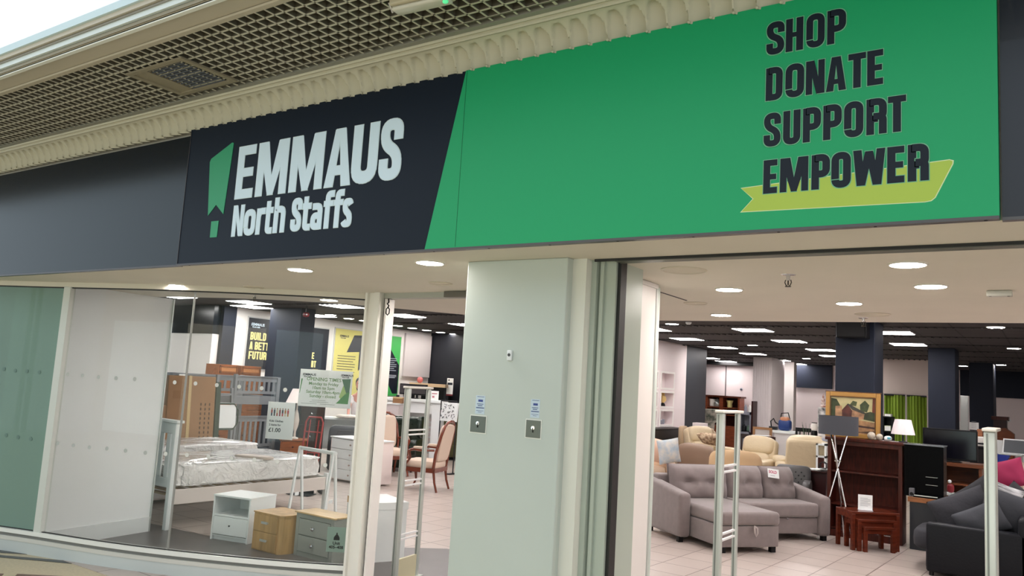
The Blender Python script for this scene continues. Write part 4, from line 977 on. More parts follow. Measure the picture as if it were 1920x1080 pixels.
# key switches and bell push on the pier
for pl, pr, pt, pb, lab in ((884, 910, 779, 812, 'left steel key switch plate on the white pier'), (988, 1013, 787, 822, 'right steel key switch plate on the white pier')):
    a, c = PY(pl, pt, 3.7), PY(pr, pb, 3.7); w_ = c.x-a.x; h_ = a.z-c.z
    t = thing('key_switch', lab, 'switch', (a.x, 3.7, c.z)); MB().box(-.006, -.003, -.006, w_+.006, 0, h_+.006).build('back_plate', mat('plate_white', (226, 228, 220), .4), t)
    MB().box(0, -.006, 0, w_, -.003, h_).build('face_plate', mat('plate_steel', (96, 102, 98), .35, metal=.7), t, bevel=.001)
    q = MB().lathe([(.011, 0), (.011, .003), (.001, .0035)], n=18).build('lock', CHROME, t); q.location = (w_/2, -.006, h_*.56); q.rotation_euler = (PI/2, 0, 0)
    MB().box(w_/2-.002, -.0105, h_*.3, w_/2+.002, -.006, h_*.58).build('key_slot', BLACK, t)
for pl, pr, pt, pb, lab in ((893, 908, 741, 777, 'small blue and white printed label above the left key switch'), (996, 1011, 748, 784, 'small blue and white printed label above the right key switch')):
    a, c = PY(pl, pt, 3.7), PY(pr, pb, 3.7); w_ = c.x-a.x; h_ = a.z-c.z
    t = thing('instruction_label', lab, 'label', (a.x, 3.7, c.z)); MB().box(0, -.001, 0, w_, 0, h_).build('sheet', mat('label_bluewhite', (196, 212, 224), .4), t)
    MB().box(w_*.28, -.0014, h_*.66, w_*.78, -.001, h_*.78).build('blue_block', mat('label_blue', (40, 62, 140), .4), t)
    for z_, a_, c_, hh in ((.92, .15, .9, .025), (.52, .15, .85, .035), (.43, .25, .75, .04), (.31, .08, .95, .05), (.17, .1, .9, .02), (.09, .3, .7, .02)): MB().box(w_*a_, -.0014, h_*z_, w_*c_, -.001, h_*(z_+hh)).build('printed_line', mat('label_ink', (60, 80, 130), .5), t)
a = PY(957, 667, 3.7)
t = thing('bell_push', 'small white key-operated bell switch high on the white pier', 'switch', (a.x, 3.7, a.z)); MB().box(-.016, -.014, -.028, .016, 0, .03).build('case', PWHITE, t, bevel=.004, seg=3)
q = MB().lathe([(.009, 0), (.009, .003), (.005, .003), (.005, .001)], n=16).build('barrel', mat('barrel', (70, 72, 72), .4), t); q.location = (0, -.014, .004); q.rotation_euler = (PI/2, 0, 0)
# door closer arm piece hanging at the door head
a = PY(730, 560, 4.98); t = thing('hanging_hook', 'black hook hanging under the door head beside the post', 'hook', (a.x+.03, 4.94, ZS-.05))
MB().tube([(0, 0, 0), (.005, 0, -.03), (-.01, 0, -.045), (.008, 0, -.06), (0, 0, -.075)], .006).build('stem', BLACK, t); MB().tube([(.0, 0, -.075), (-.018, 0, -.09), (-.018, 0, -.125), (0, 0, -.14), (.018, 0, -.125), (.018, 0, -.09), (0, 0, -.075)], .005).build('ring', BLACK, t)

# ================================================================== security gates
def gate(label, px, py, y, rz, L=.40, w1=.05):
    p = PY(px, py, y); zt = p.z
    t = thing('security_gate', label, 'security gate', (p.x, p.y, 0), rz)
    G1 = mat('gate_aluminium', (196, 202, 196), .3, metal=.35)
    for k, (y0, wx) in enumerate(((0, w1), (L-.05, w1*.62))):
        b = MB(); b.box(-wx/2, y0, 0, wx/2, y0+.05, zt-.02); b.build('upright', G1, t, bevel=.008, seg=3)
        MB().box(-wx/2+.012, y0-.002, .05, -wx/2+.022, y0, zt-.03).build('groove', mat('groove_dark', (128, 134, 130), .4), t)
    MB().box(-w1/2-.008, -.012, zt-.02, w1/2+.008, L+.01, zt).build('top_cap', mat('cap_white', (214, 212, 204), .4), t, bevel=.006, seg=3)
    for z in (.36, .83, 1.28):
        for dz in (0, .04): MB().box(-.008, .05, z+dz, .008, L-.05, z+dz+.013).build('crossbar', mat('bar_white', (226, 226, 226), .3), t)
    MB().box(-.012, .052, .0, .012, L-.052, .20).build('base_cover', mat('cover_cream', (196, 190, 160), .4), t)
    MB().box(-.05, -.02, 0, .05, L+.02, .012).build('foot', G1, t)
    return t
gate('security gate standing just inside the shop door', 763, 724, 5.45, math.radians(8))
gate('security gate in front of the grey corner sofa', 1350, 769, 5.30, 0)
gate('security gate at the right edge of the wide opening', 1855, 803, 5.30, 0, w1=.058)
# ================================================================== posters on the side wall
def wall_poster(pl, pr, pt, pb, name, label, cat, m, frame=True):
    x = XW+.001; y0, y1 = PX(pl, 650, x).y, PX(pr, 650, x).y; zt = PX((pl+pr)/2, pt, x).z; zb = PX((pl+pr)/2, pb, x).z
    t = thing(name, label, cat, (XW, y0, zb), PI/2); w_, h_ = y1-y0, zt-zb
    if frame: MB().box(-.025, -.02, -.025, w_+.025, -.004, h_+.025).build('frame', mat('poster_frame', (200, 200, 200), .4), t)
    MB().box(0, -.03, 0, w_, -.02, h_).build('panel', m, t)
    return t, w_, h_
def plines(t, w_, h_, x0, x1, z0, z1, n, m):
    for k in range(n):
        z = z1-(z1-z0)*k/max(1, n-1); e = x1-(.12*(x1-x0) if k % 3 == 2 else 0)
        MB().box(w_*x0, -.0325, h_*z, w_*e, -.03, h_*(z+.011)).build('small_print', m, t)
def pword(t, txt, x, z, h, m, wf=.5):
    sp_, xe = line_spec(txt, x, h, wf=wf, sf=.19, gap=.07); b = MB(); letters(b, sp_, z, h, (0, -.03, 0), X1, Z1, .003); b.build('lettering', m, t)
PNV = mat('poster_navy', (14, 22, 38), .5); PYL = mat('poster_lemon', (238, 228, 150), .5); PLM = mat('poster_yellow', (216, 206, 120), .5); PGN = mat('poster_green', (70, 176, 90), .5)
t, w_, h_ = wall_poster(461, 519, 598, 692, 'wall_poster', 'navy BUILD A BETTER FUTURE poster partly hidden by the dark column', 'poster', PNV)
pword(t, 'BUILD', w_*.08, h_*.565, h_*.155, PYL); pword(t, 'A BETTER', w_*.08, h_*.375, h_*.155, PYL); pword(t, 'FUTURE', w_*.08, h_*.185, h_*.155, PYL)
mini_logo(t, w_*.08, h_*.85, h_*.075, SKYL, y=-.032)
t, w_, h_ = wall_poster(553, 613, 614, 712, 'wall_poster', 'navy poster with yellow DONATE SUPPORT EMPOWER lettering right of the dark column', 'poster', PNV)
for k, tx in enumerate(('SHOP', 'DONATE', 'SUPPORT', 'EMPOWER')): pword(t, tx, w_*.12, h_*(.56-.16*k), h_*.125, PYL, wf=.44)
t, w_, h_ = wall_poster(626, 692, 619, 752, 'wall_poster', 'yellow poster with a large dark arrow behind the opening times notice', 'poster', PLM)
MB().prism([(w_*a, h_*c) for a, c in ((.52, .93), (.98, .95), (.98, .58), (.70, .43), (.70, .70), (.34, .68))], (0, -.03, 0), X1, Z1, .002).build('arrow', mat('poster_charcoal', (40, 42, 52), .5), t)
mini_logo(t, w_*.12, h_*.89, h_*.04, INK, y=-.032)
TX = mat('poster_text_brown', (90, 84, 54), .6); plines(t, w_, h_, .1, .6, .40, .62, 7, TX); plines(t, w_, h_, .1, .56, .12, .32, 5, TX)
t, w_, h_ = wall_poster(699, 750, 629, 742, 'wall_poster', 'green and navy poster seen through the shop door', 'poster', PGN)
MB().prism([(w_*a, h_*c) for a, c in ((0, .72), (.15, .78), (.45, .83), (.60, .80), (.98, .52), (.98, .04), (.80, .04), (.28, .50), (0, .40))], (0, -.03, 0), X1, Z1, .002).build('dark_shape', PNV, t)
LT = mat('poster_text_light', (170, 176, 188), .6); plines(t, w_, h_, .20, .88, .42, .62, 7, LT); plines(t, w_, h_, .55, .9, .30, .34, 3, LT); plines(t, w_, h_, .2, .5, .17, .22, 2, PAPER)
text('lettering', 'EMMAUS', h_*.05, PAPER, t, (w_*.12, -.0315, h_*.88), F90, align='LEFT', bold=.001); MB().box(w_*.2, -.0325, h_*.115, w_*.58, -.03, h_*.14).build('small_print', PNV, t)
x = XW+.002
y0, y1 = PX(756, 660, x).y, PX(805, 660, x).y; zt, zb = PX(780, 627, x).z, PX(780, 707, x).z
t = tag(MB().box(0, -.06, 0, y1-y0, 0, zt-zb).build('blank_board', mat('panel_greywhite', (204, 198, 198), .5), bevel=.004), 'large blank pale panel hanging right of the green poster', 'panel'); t.location = (x, y0, zb); t.rotation_euler = (0, 0, PI/2)

# ================================================================== middle: through the shop door
def zy(px, py, y): return PY(px, py, y).z
# counter with printer, mantel, screens
def at(px, y, z=0.): p = PY(px, 760, y); return Vector((p.x, y, z))
def depth_w(px, y): return (ray(px, 760).normalized()).y
t = thing('shop_counter', 'low white sales counter below the green poster', 'counter', at(716, 14.0)+Vector((.35, .1, 0)), math.radians(38))
MB().box(-.45, 0, 0, .45, .45, 1.13).build('body', WHITE, t, bevel=.005); MB().box(-.5, -.03, 1.13, .5, .48, 1.17).build('top', PWHITE, t, bevel=.005)
C0 = at(722, 14.0)+Vector((.3, .1, 0))
t = thing('card_printer', 'small grey till printer on the white counter', 'printer', (C0.x+.05, C0.y+.2, 1.172), math.radians(38))
MB().box(-.12, 0, 0, .12, .2, .16).build('body', mat('printer_grey', (150, 154, 158), .4), t, bevel=.01); MB().box(-.1, -.01, .05, .1, 0, .1).build('paper_slot', PAPER, t); b = MB(); b.tube([(-.06, .1, .16), (-.06, .1, .24), (0, .1, .28), (.06, .1, .24)], .008); b.build('cable', BLACK, t)
MB().box(-.22, .0, 0, -.15, .1, .2).build('side_unit', DARKM, t)
t = thing('tape_dispenser', 'small black tape dispenser on the counter beside the till printer', 'dispenser', (C0.x+.33, C0.y+.42, 1.172)); MB().cushion((0, 0, .05), .16, .08, .1, .6).build('body', BLACK, t); MB().lathe([(.02, -.03), (.045, -.03), (.045, .03), (.02, .03)], n=14).build('roll', PWHITE, t).location = (0, 0, .09)
# white mantel
MT = at(776, 13.4); rzm = math.radians(22)
t = thing('fireplace_surround', 'white fireplace surround standing behind the green wing chair', 'fireplace', MT, rzm)
hm = zy(776, 748, 13.4)
b = MB(); b.box(-.62, 0, 0, -.42, .3, hm-.06); b.box(.42, 0, 0, .62, .3, hm-.06); b.box(-.42, 0, hm-.3, .42, .3, hm-.06); b.box(-.68, -.06, hm-.06, .68, .34, hm); b.box(-.62, .25, 0, .62, .3, hm-.06); b.build('surround', PWHITE, t, bevel=.006)
for k in range(8): MB().box(-.42, .2, .1+k*.11, .42, .24, .17+k*.11).build('slat', mat('slat_white', (214, 206, 204), .5), t)
t = thing('side_cabinet', 'plain pale cabinet end left of the fireplace surround', 'cabinet', at(738, 12.9), rzm); hq = zy(741, 756, 12.9); MB().box(-.18, 0, 0, .12, .3, hq-.03).build('body', mat('cab_pink_grey', (206, 196, 196), .5), t); MB().box(-.2, -.02, hq-.03, .14, .32, hq).build('top', PWHITE, t)
t = thing('small_box', 'small tan box on top of the pale cabinet end', 'box', at(741, 12.85, hq+.002), rzm); MB().box(-.1, .1, 0, .12, .28, .13).build('carton', CARD, t); MB().box(-.1, .09, .1, .12, .1, .13).build('lid_flap', TAPE, t)
def tv(name, label, cx, y, z, w_, h_, rz=0., d=.06, m=BLACKG, stand=.08):
    t = thing(name, label, 'television', (cx, y, z), rz)
    b = MB(); b.box(-w_/2, 0, stand, w_/2, d, stand+h_); b.build('casing', BLACK, t, bevel=.008); MB().box(-w_/2+.02, -.003, stand+.03, w_/2-.02, 0, stand+h_-.02).build('screen', m, t)
    if stand: MB().box(-.03, d*.2, .01, .03, d*.8, stand).build('stand_neck', BLACK, t); MB().cushion((0, d/2, .01), w_*.45, .2, .02, .8).build('stand_foot', BLACK, t)
    return t
cx = MT.x+.02; 
tv('television', 'old dark television on the fireplace surround behind the door gate', MT.x-.15, 13.5, hm+.002, .62, zy(776, 722, 13.5)-hm-.06, rzm, .1, mat('screen_grey', (52, 48, 50), .35))
t = thing('wall_shelf', 'beige wooden shelf on the dark wall behind the television', 'shelf', at(800, 15.6, zy(800, 722, 15.6)), rzm); MB().box(-.5, 0, -.04, .45, .3, .04).build('board', mat('shelf_beige', (206, 176, 140), .5), t); MB().box(-.4, .28, -1.2, -.34, .3, -.04).box(.34, .28, -1.2, .4, .3, -.04).build('brackets', DARKM, t)
t = thing('glitter_ball', 'pink glitter ball above the television by the beige shelf', 'ball', at(784, 15.68, zy(800, 722, 15.6)+.042)); MB().cushion((0, 0, .075), .16, .16, .16, 1).build('ball', mat('glitter_pink', (214, 120, 120), .35, var=.4, scale=40), t); MB().cyl((0, 0, -.002), (0, 0, .004), .04).build('base', DARKM, t)
t = thing('dark_shelf_unit', 'black shelf unit against the dark wall under the beige shelf', 'shelf unit', at(800, 15.95, 0), rzm); hs_ = zy(800, 712, 15.95); b = MB(); b.box(-.75, 0, 0, -.72, .3, hs_-.1); b.box(.55, 0, 0, .58, .3, hs_-.1); b.box(-.75, .28, 0, .58, .3, hs_-.1); b.box(-.75, 0, 1.2, .58, .3, 1.23); b.build('carcass', BLACK, t)
t = thing('price_card', 'small white framed card on the fireplace surround right of the television', 'card', (MT.x+.38, 13.62, hm+.002), rzm+.1); MB().box(-.09, 0, 0, .09, .01, .2).build('card', PAPER, t); MB().box(-.06, -.002, .13, .06, 0, .15).box(-.05, -.002, .05, .0, 0, .09).build('print', mat('card_pink', (190, 120, 130), .6), t)
t = thing('wall_notice', 'tall white and red notice on the dark wall left of the pier', 'notice', at(841, 16.0, zy(841, 739, 16.0))); h_ = zy(841, 709, 16.0)-zy(841, 739, 16.0); MB().box(-.1, 0, 0, .1, .01, h_).build('sheet', PAPER, t); MB().box(-.08, -.003, h_*.58, .08, 0, h_*.72).build('print', INK, t); MB().box(-.1, -.003, -.04, .1, .01, 0).build('red_base', mat('notice_red', (120, 30, 40), .5), t)
MB().box(-.06, -.003, h_*.84, -.02, 0, h_*.92).build('print', INK, t)
DKB = MB().box(PY(800, 700, 16.3).x-2, 16.35, 0, -9.2, 16.45, ZC).build('wall_partition', DKW); struct(DKB)
struct(MB().box(-9.2, 16.2, 0, -9.0, 16.5, ZC*.999).build('wall_partition', mat('grey_edge', (176, 172, 172), .5)))
# patterned bag/cushion hanging by the pier
t = thing('patterned_throw', 'white cloth with black leaf pattern draped beside the pier', 'throw', at(842, 12.3, zy(842, 790, 12.3)))
def lf(u, v): return ((u-.5)*.40+.03*v, .02*math.sin(u*9), v*.36)
MB().grid(lf, 10, 8).build('cloth', PWHITE, t, solid=.02)
rnd = random.Random(4); b = MB()
for k in range(34):
    x, z, a = rnd.uniform(-.17, .17), rnd.uniform(.04, .33), rnd.uniform(0, 3); c, s_ = math.cos(a), math.sin(a)
    b.prism([(x+c*.028, z+s_*.028), (x-s_*.008, z+c*.008), (x-c*.028, z-s_*.028), (x+s_*.008, z-c*.008)], (0, -.035, 0), X1, Z1, .002)
b.build('leaf_pattern', mat('leaf_black', (40, 46, 54), .6), t)
t = thing('rail_stand', 'dark slim stand the patterned cloth hangs on', 'stand', at(842, 12.38)); b = MB(); b.cyl((-.2, 0, 0), (-.2, 0, zy(842, 752, 12.38)), .012); b.cyl((.2, 0, 0), (.2, 0, zy(842, 752, 12.38)), .012); b.cyl((-.2, 0, zy(842, 752, 12.38)), (.2, 0, zy(842, 752, 12.38)), .012); b.build('frame', DARKM, t); MB().box(-.24, -.15, 0, -.16, .15, .02).box(.16, -.15, 0, .24, .15, .02).build('feet', DARKM, t)

# ---- chairs
def armchair(name, label, cat, loc, rz, w_, d_, hs, ha, hb, m, legs=None, aw=.16, e=.25, back_lean=.12, tuft=False, wings=False, cush=True, bt=.18):
    t = thing(name, label, cat, loc, rz); lg = .08
    MB().cushion((0, d_/2, lg+(hs-lg)/2-.04), w_-.06, d_-.06, hs-lg-.06, .12).build('base', m, t, smooth=True)
    if cush: MB().cushion((0, d_*.42, hs-.04), w_-2*aw+.02, d_*.78, .17, .32).build('seat_cushion', m, t, smooth=True)
    for s_ in (-1, 1): MB().cushion((s_*(w_/2-aw/2), d_*.46, ha/2+lg/2), aw, d_*.90, ha-lg, e).build('armrest', m, t, smooth=True)
    rot = Matrix.Rotation(-back_lean, 3, 'X')
    bk = MB().cushion((0, d_-bt*.7, (hs*.7+hb)/2), w_-(.04 if not wings else 0), bt+.06, hb-hs*.7, e, rot=rot).build('backrest', m, t, smooth=True)
    if wings:
        for s_ in (-1, 1): MB().cushion((s_*(w_/2-.05), d_*.68, (ha+hb)/2+.02), .10, d_*.42, hb-ha+.02, .4).build('wing', m, t, smooth=True)
    if tuft:
        for r in range(4):
            for c in range(5-(r % 2)): MB().cushion(((c-(2 if r % 2 == 0 else 1.5))*w_*.15, d_-bt*1.18-.05+(hb-hs)*.0-r*.0, hs+.12+r*(hb-hs-.16)/4), .022, .02, .022, 1, n=8, m=5).build('button', BLACK, t)
    for sx in (-1, 1):
        for y in (.08, d_-.08): MB().cyl((sx*(w_/2-.08), y, 0), (sx*(w_/2-.08), y, lg+.03), .022, .03).build('leg', legs or MAHOGD, t)
    return t
armchair('wing_chair', 'green buttoned leather wing chair beyond the shop door', 'armchair', at(767, 11.9)+Vector((-.05, -.3, 0)), math.radians(28), .86, .82, .44, .62, 1.02, CHEST, aw=.13, tuft=True, wings=True)
t = armchair('sofa', 'olive green velvet sofa behind the right hand show-wood armchair', 'sofa', at(852, 14.9)+Vector((.2, .3, 0)), math.radians(200), 1.5, .85, .42, .62, .98, OLIVE, aw=.2)
for k in (-.4, .4): MB().cushion((k, .78, .98), .6, .2, .12, .5).build('back_cushion', OLIVE, t, smooth=True)
armchair('office_chair', 'black leather chair behind the white chest of drawers', 'armchair', at(713, 12.6)+Vector((.1, .1, 0)), math.radians(30), .46, .46, .5, .66, .98, NAVL, aw=.1)
def victorian(label, loc, rz):
    t = thing('show_wood_armchair', label, 'armchair', loc, rz)
    SW = mat('show_wood', (104, 44, 24), .25, coat=.3)
    w_, d_ = .60, .56
    MB().cushion((0, d_/2, .42), w_-.04, d_, .13, .3).build('seat', UPH, t, smooth=True)
    MB().box(-w_/2, 0, .30, w_/2, .03, .37).box(-w_/2, 0, .30, -w_/2+.03, d_, .37).box(w_/2-.03, 0, .30, w_/2, d_, .37).box(-w_/2, d_-.03, .30, w_/2, d_, .37).build('seat_rail', SW, t, bevel=.006)
    rot = Matrix.Rotation(math.radians(-10), 3, 'X')
    MB().cushion((0, d_+.03, .77), w_-.10, .09, .60, .3, rot=rot).build('backrest', UPH, t, smooth=True)
    b = MB(); b.tube([(-w_/2+.02, d_-.03, .34), (-w_/2+.0, d_+.0, .6), (-w_/2+.02, d_+.07, .9), (-w_/2+.08, d_+.10, 1.05), (-.12, d_+.115, 1.11), (0, d_+.12, 1.12), (.12, d_+.115, 1.11), (w_/2-.08, d_+.10, 1.05), (w_/2-.02, d_+.07, .9), (w_/2, d_, .6), (w_/2-.02, d_-.03, .34)], .024); b.build('back_frame', SW, t, smooth=True)
    for s_ in (-1, 1):
        x = s_*(w_/2+.01)
        MB().tube([(x, d_-.02, .66), (x+s_*.03, d_*.6, .65), (x+s_*.03, .18, .66), (x, .10, .63), (x-s_*.01, .13, .52), (x-s_*.01, .06, .42), (x-s_*.02, .04, .36)], [.018, .018, .022, .03, .02, .018, .024]).build('arm', SW, t, smooth=True)
        MB().cushion((x+s_*.02, .30, .69), .06, .24, .045, .6).build('arm_pad', UPH, t, smooth=True)
        MB().tube([(s_*(w_/2-.03), .03, .34), (s_*(w_/2-.01), .0, .24), (s_*(w_/2-.03), .02, .12), (s_*(w_/2-.02), -.03, .0)], [.034, .028, .018, .016]).build('leg', SW, t, smooth=True)
        MB().tube([(s_*(w_/2-.03), d_-.03, .34), (s_*(w_/2-.03), d_+.0, .15), (s_*(w_/2-.02), d_+.05, 0)], [.024, .02, .018]).build('leg', SW, t, smooth=True)
    return t
victorian('ivory upholstered show-wood armchair with its back to the pier', (-8.83, 10.22, 0), math.radians(-72))
victorian('ivory show-wood armchair half hidden by the white chest and the door gate', (-9.92, 11.05, 0), math.radians(66))

# shop assistant behind the notice, at the counter
def person():
    base = PY(674, 760, 11.9); t = thing('person', 'person with dark hair and white frilled top behind the opening times notice', 'person', (base.x, base.y, 0), math.radians(38))
    SK = mat('skin', (206, 140, 124), .5); J = []
    def chain(pts, rad, par=None):
        pass
    verts = [(0, .05, .92), (0, .03, 1.08), (0, -.04, 1.25), (0, -.10, 1.37), (0, -.14, 1.44), (0, -.17, 1.52), (-.15, -.09, 1.34), (-.19, -.16, 1.12), (-.17, -.34, .98), (.15, -.09, 1.34), (.19, -.16, 1.12), (.17, -.34, .98), (-.09, .05, .88), (-.10, .04, .48), (-.10, .07, .07), (.09, .05, .88), (.10, .04, .48), (.10, .07, .07), (-.17, -.40, .975), (.17, -.40, .975), (-.10, -.07, .03), (.10, -.07, .03)]
    edges = [(0, 1), (1, 2), (2, 3), (3, 4), (4, 5), (3, 6), (6, 7), (7, 8), (3, 9), (9, 10), (10, 11), (0, 12), (12, 13), (13, 14), (0, 15), (15, 16), (16, 17), (8, 18), (11, 19), (14, 20), (17, 21)]
    rad = [.14, .12, .14, .10, .05, .055, .06, .045, .032, .06, .045, .032, .09, .06, .04, .09, .06, .04, .03, .03, .035, .035]
    me = bpy.data.meshes.new('body'); me.from_pydata(verts, edges, []); me.materials.append(SK); o = bpy.data.objects.new('body', me); col.objects.link(o); o.parent = t
    sk = o.modifiers.new('skin', 'SKIN'); sv = me.skin_vertices[0].data
    for i, r_ in enumerate(rad): sv[i].radius = (r_, r_*.8); sv[i].use_root = i == 0
    ss = o.modifiers.new('sub', 'SUBSURF'); ss.levels = 2; ss.render_levels = 2
    b = MB(); b.cushion((0, -.19, 1.60), .155, .19, .225, .9); b.cushion((0, -.285, 1.59), .03, .035, .05, .9); b.cushion((-.08, -.18, 1.595), .02, .04, .055, 1); b.cushion((.08, -.18, 1.595), .02, .04, .055, 1); b.build('head', SK, t, smooth=True)
    b = MB(); b.cushion((-.03, -.275, 1.615), .022, .012, .012, 1); b.cushion((.03, -.275, 1.615), .022, .012, .012, 1); b.build('eyes', BLACK, t)
    MB().cushion((0, -.27, 1.545), .05, .015, .014, 1).build('mouth', mat('lips', (150, 70, 66), .5), t)
    b = MB(); b.cushion((0, -.155, 1.645), .19, .20, .20, .85); b.cushion((0, -.08, 1.56), .17, .10, .24, .8); b.cushion((0, -.05, 1.44), .12, .09, .18, .8); b.build('hair', mat('hair_dark', (22, 18, 18), .5), t, smooth=True)
    b = MB(); b.cushion((0, .0, 1.16), .33, .25, .52, .55, rot=R3('X', 14)); b.cushion((-.165, -.11, 1.28), .13, .14, .18, .7); b.cushion((.165, -.11, 1.28), .13, .14, .18, .7); b.build('top', mat('blouse_white', (236, 230, 232), .8, bump=.6, bscale=12), t, smooth=True)
    b = MB(); b.cushion((-.10, .05, .5), .17, .2, .86, .5); b.cushion((.10, .05, .5), .17, .2, .86, .5); b.build('trousers', DGREY, t, smooth=True)
    for s_ in (-1, 1):
        h = s_*.17
        for k, (dx, ln) in enumerate(((-.03, .06), (-.01, .075), (.01, .08), (.03, .068))): MB().tube([(h+dx, -.41, .975), (h+dx*1.2, -.41-ln*.6, .972), (h+dx*1.2, -.41-ln, .962)], [.009, .008, .006], n=6).build('finger', SK, t, smooth=True)
        MB().tube([(h-s_*.03, -.38, .975), (h-s_*.06, -.41, .972), (h-s_*.065, -.44, .966)], [.011, .009, .007], n=6).build('thumb', SK, t, smooth=True)
        MB().cushion((s_*.10, -.03, .04), .09, .26, .08, .5).build('shoe', BLACK, t, smooth=True)
    return t
pr_ = person()
dk_ = PY(668, 770, 11.2)
t = thing('work_desk', 'white desk with dark storage bags under it behind the window notice', 'desk', (dk_.x-.25, dk_.y-.02, 0), math.radians(38))
MB().box(-.8, 0, .90, .45, .5, .94).build('top', PWHITE, t, bevel=.004); MB().box(-.8, .02, 0, -.76, .48, .90).box(.41, .02, 0, .45, .48, .90).box(-.76, .46, .3, .41, .48, .9).build('frame', PWHITE, t)
t = thing('fabric_pile', 'crumpled cream lace cloth lying on the white desk', 'cloth', (dk_.x-.1, dk_.y+.12, .942), math.radians(38)); MB().cushion((-.1, 0, .035), .6, .26, .07, .6).cushion((.12, -.02, .06), .3, .2, .08, .7).build('cloth', mat('lace_cream', (222, 210, 200), .9, bump=1, bscale=20), t, smooth=True)
t = thing('storage_bag', 'large dark navy bag on the floor in front of the white desk', 'bag', (dk_.x+.20, dk_.y-.36, 0), math.radians(38)); MB().cushion((0, 0, .42), .70, .34, .84, .25).build('bag', mat('bag_navy', (18, 22, 36), .5, bump=.4, bscale=8), t, smooth=True); MB().tube([(-.2, -.2, .6), (-.15, -.24, .75), (.15, -.24, .75), (.2, -.2, .6)], .012).build('handle', BLACK, t)

# ================================================================== right: lounge furniture
# grey corner sofa
A = Vector((-3.80, 9.46, 0)); rz = math.radians(53.1); SW_, SD = 2.28, .88
t = thing('corner_sofa', 'grey fabric corner sofa with a chaise on its left side', 'sofa', A, rz)
b = MB(); b.hexa([(0, 0, .06), (.17, 0, .06), (.17, SD, .06), (0, SD, .06)], [(0, .0, .585), (.17, .0, .585), (.17, SD, .69), (0, SD, .69)]); b.build('armrest', SOFAG, t, bevel=.045, seg=4)
b = MB(); b.hexa([(SW_-.17, 0, .06), (SW_, 0, .06), (SW_, SD, .06), (SW_-.17, SD, .06)], [(SW_-.17, .0, .56), (SW_, .0, .56), (SW_, SD, .69), (SW_-.17, SD, .69)]); b.build('armrest', SOFAG, t, bevel=.045, seg=4)
MB().box(.1, SD-.18, .06, SW_-.1, SD, .74).build('back_panel', SOFAG, t, bevel=.03, seg=3)
MB().box(.18, -.62, .07, .98, SD-.1, .31).build('chaise_base', SOFAG, t, bevel=.015, seg=3)
MB().box(.175, -.64, .315, .99, SD-.14, .47).build('chaise_seat', SOFAG, t, bevel=.045, seg=4)
MB().box(1.0, .06, .09, SW_-.175, SD-.1, .29).build('seat_base', SOFAG, t, bevel=.012, seg=3)
MB().box(.995, .02, .295, SW_-.175, SD-.14, .475).build('seat_cushion', SOFAG, t, bevel=.04, seg=4)
def back_cushion(x0, x1, nb):
    n, m2 = 30, 16; b = MB(); W2 = x1-x0; H2 = .44; mid = (x0+x1)/2
    def front(u, v):
        x = (u-.5)*2; z = (v-.5)*2
        ed = (1-abs(x)**5)*(1-abs(z)**4)
        dpt = .155*max(0, ed)**.5
        fold = 0
        for c in nb:
            xx = (c-mid)/(W2/2); dd = ((x-xx)/.20)**2+((z-.05)/.22)**2; fold += .055*math.exp(-dd)
        fold += .020*math.exp(-((z-.05)/.10)**2)
        y = -dpt+fold*min(1, ed*1.4)
        y += .006*math.sin(9*x+5*z)*ed
        return (mid+x*W2/2*(1-.02*abs(z)**3), SD-.24+y-(1-v)*.10, .44+v*H2)
    b.grid(front, n, m2)
    b.grid(lambda u, v: (mid+(.5-u)*2*W2/2, SD-.20-(1-v)*.10, .44+v*H2), 4, 4)
    bc = b.build('back_cushion', SOFAG, t, smooth=True); return bc
bcs = [back_cushion(.19, 1.03, (.42, .78)), back_cushion(1.04, 1.58, (1.3,)), back_cushion(1.59, SW_-.18, (1.76, 2.0))]
b = MB(); b.tube([(0.62, -.645, .315), (.60, -.67, .29), (.60, -.675, .24), (.62, -.67, .20), (.64, -.675, .24), (.64, -.67, .29), (.62, -.645, .315)], .010); b.build('pull_loop', mat('loop_light', (168, 156, 152), .8), t, smooth=True)
MB().tube([(1.58, .015, .295), (1.59, .0, .28), (1.60, .0, .285), (1.62, .015, .295)], .01).build('pull_loop', SOFAD, t)
for x, y in ((.05, .06), (.05, SD-.08), (.93, -.56), (.24, -.56), (SW_-.08, .06), (SW_-.08, SD-.08), (1.05, .1)): MB().box(x-.03, y-.03, 0, x+.03, y+.03, .08).build('foot', BLACK, t)
Rs = Matrix.Rotation(rz, 3, 'Z')
def on_sofa(x, y, z): return A+Rs @ Vector((x, y, z))
t = thing('sold_card', 'white card with red SOLD print on the right back cushion of the corner sofa', 'card', on_sofa(1.70, SD-.425, .80)); t.rotation_euler = (math.radians(-16), math.radians(6), rz)
MB().box(-.09, -.004, -.055, .09, 0, .065).build('card', PAPER, t)
text('lettering', 'SOLD', .052, mat('sold_red', (190, 60, 100), .5), t, (-.01, -.006, .005), F90, bold=.0015)
MB().box(-.05, -.0055, -.03, .02, -.004, -.024).build('printed_line', mat('card_grey', (150, 150, 160), .6), t)

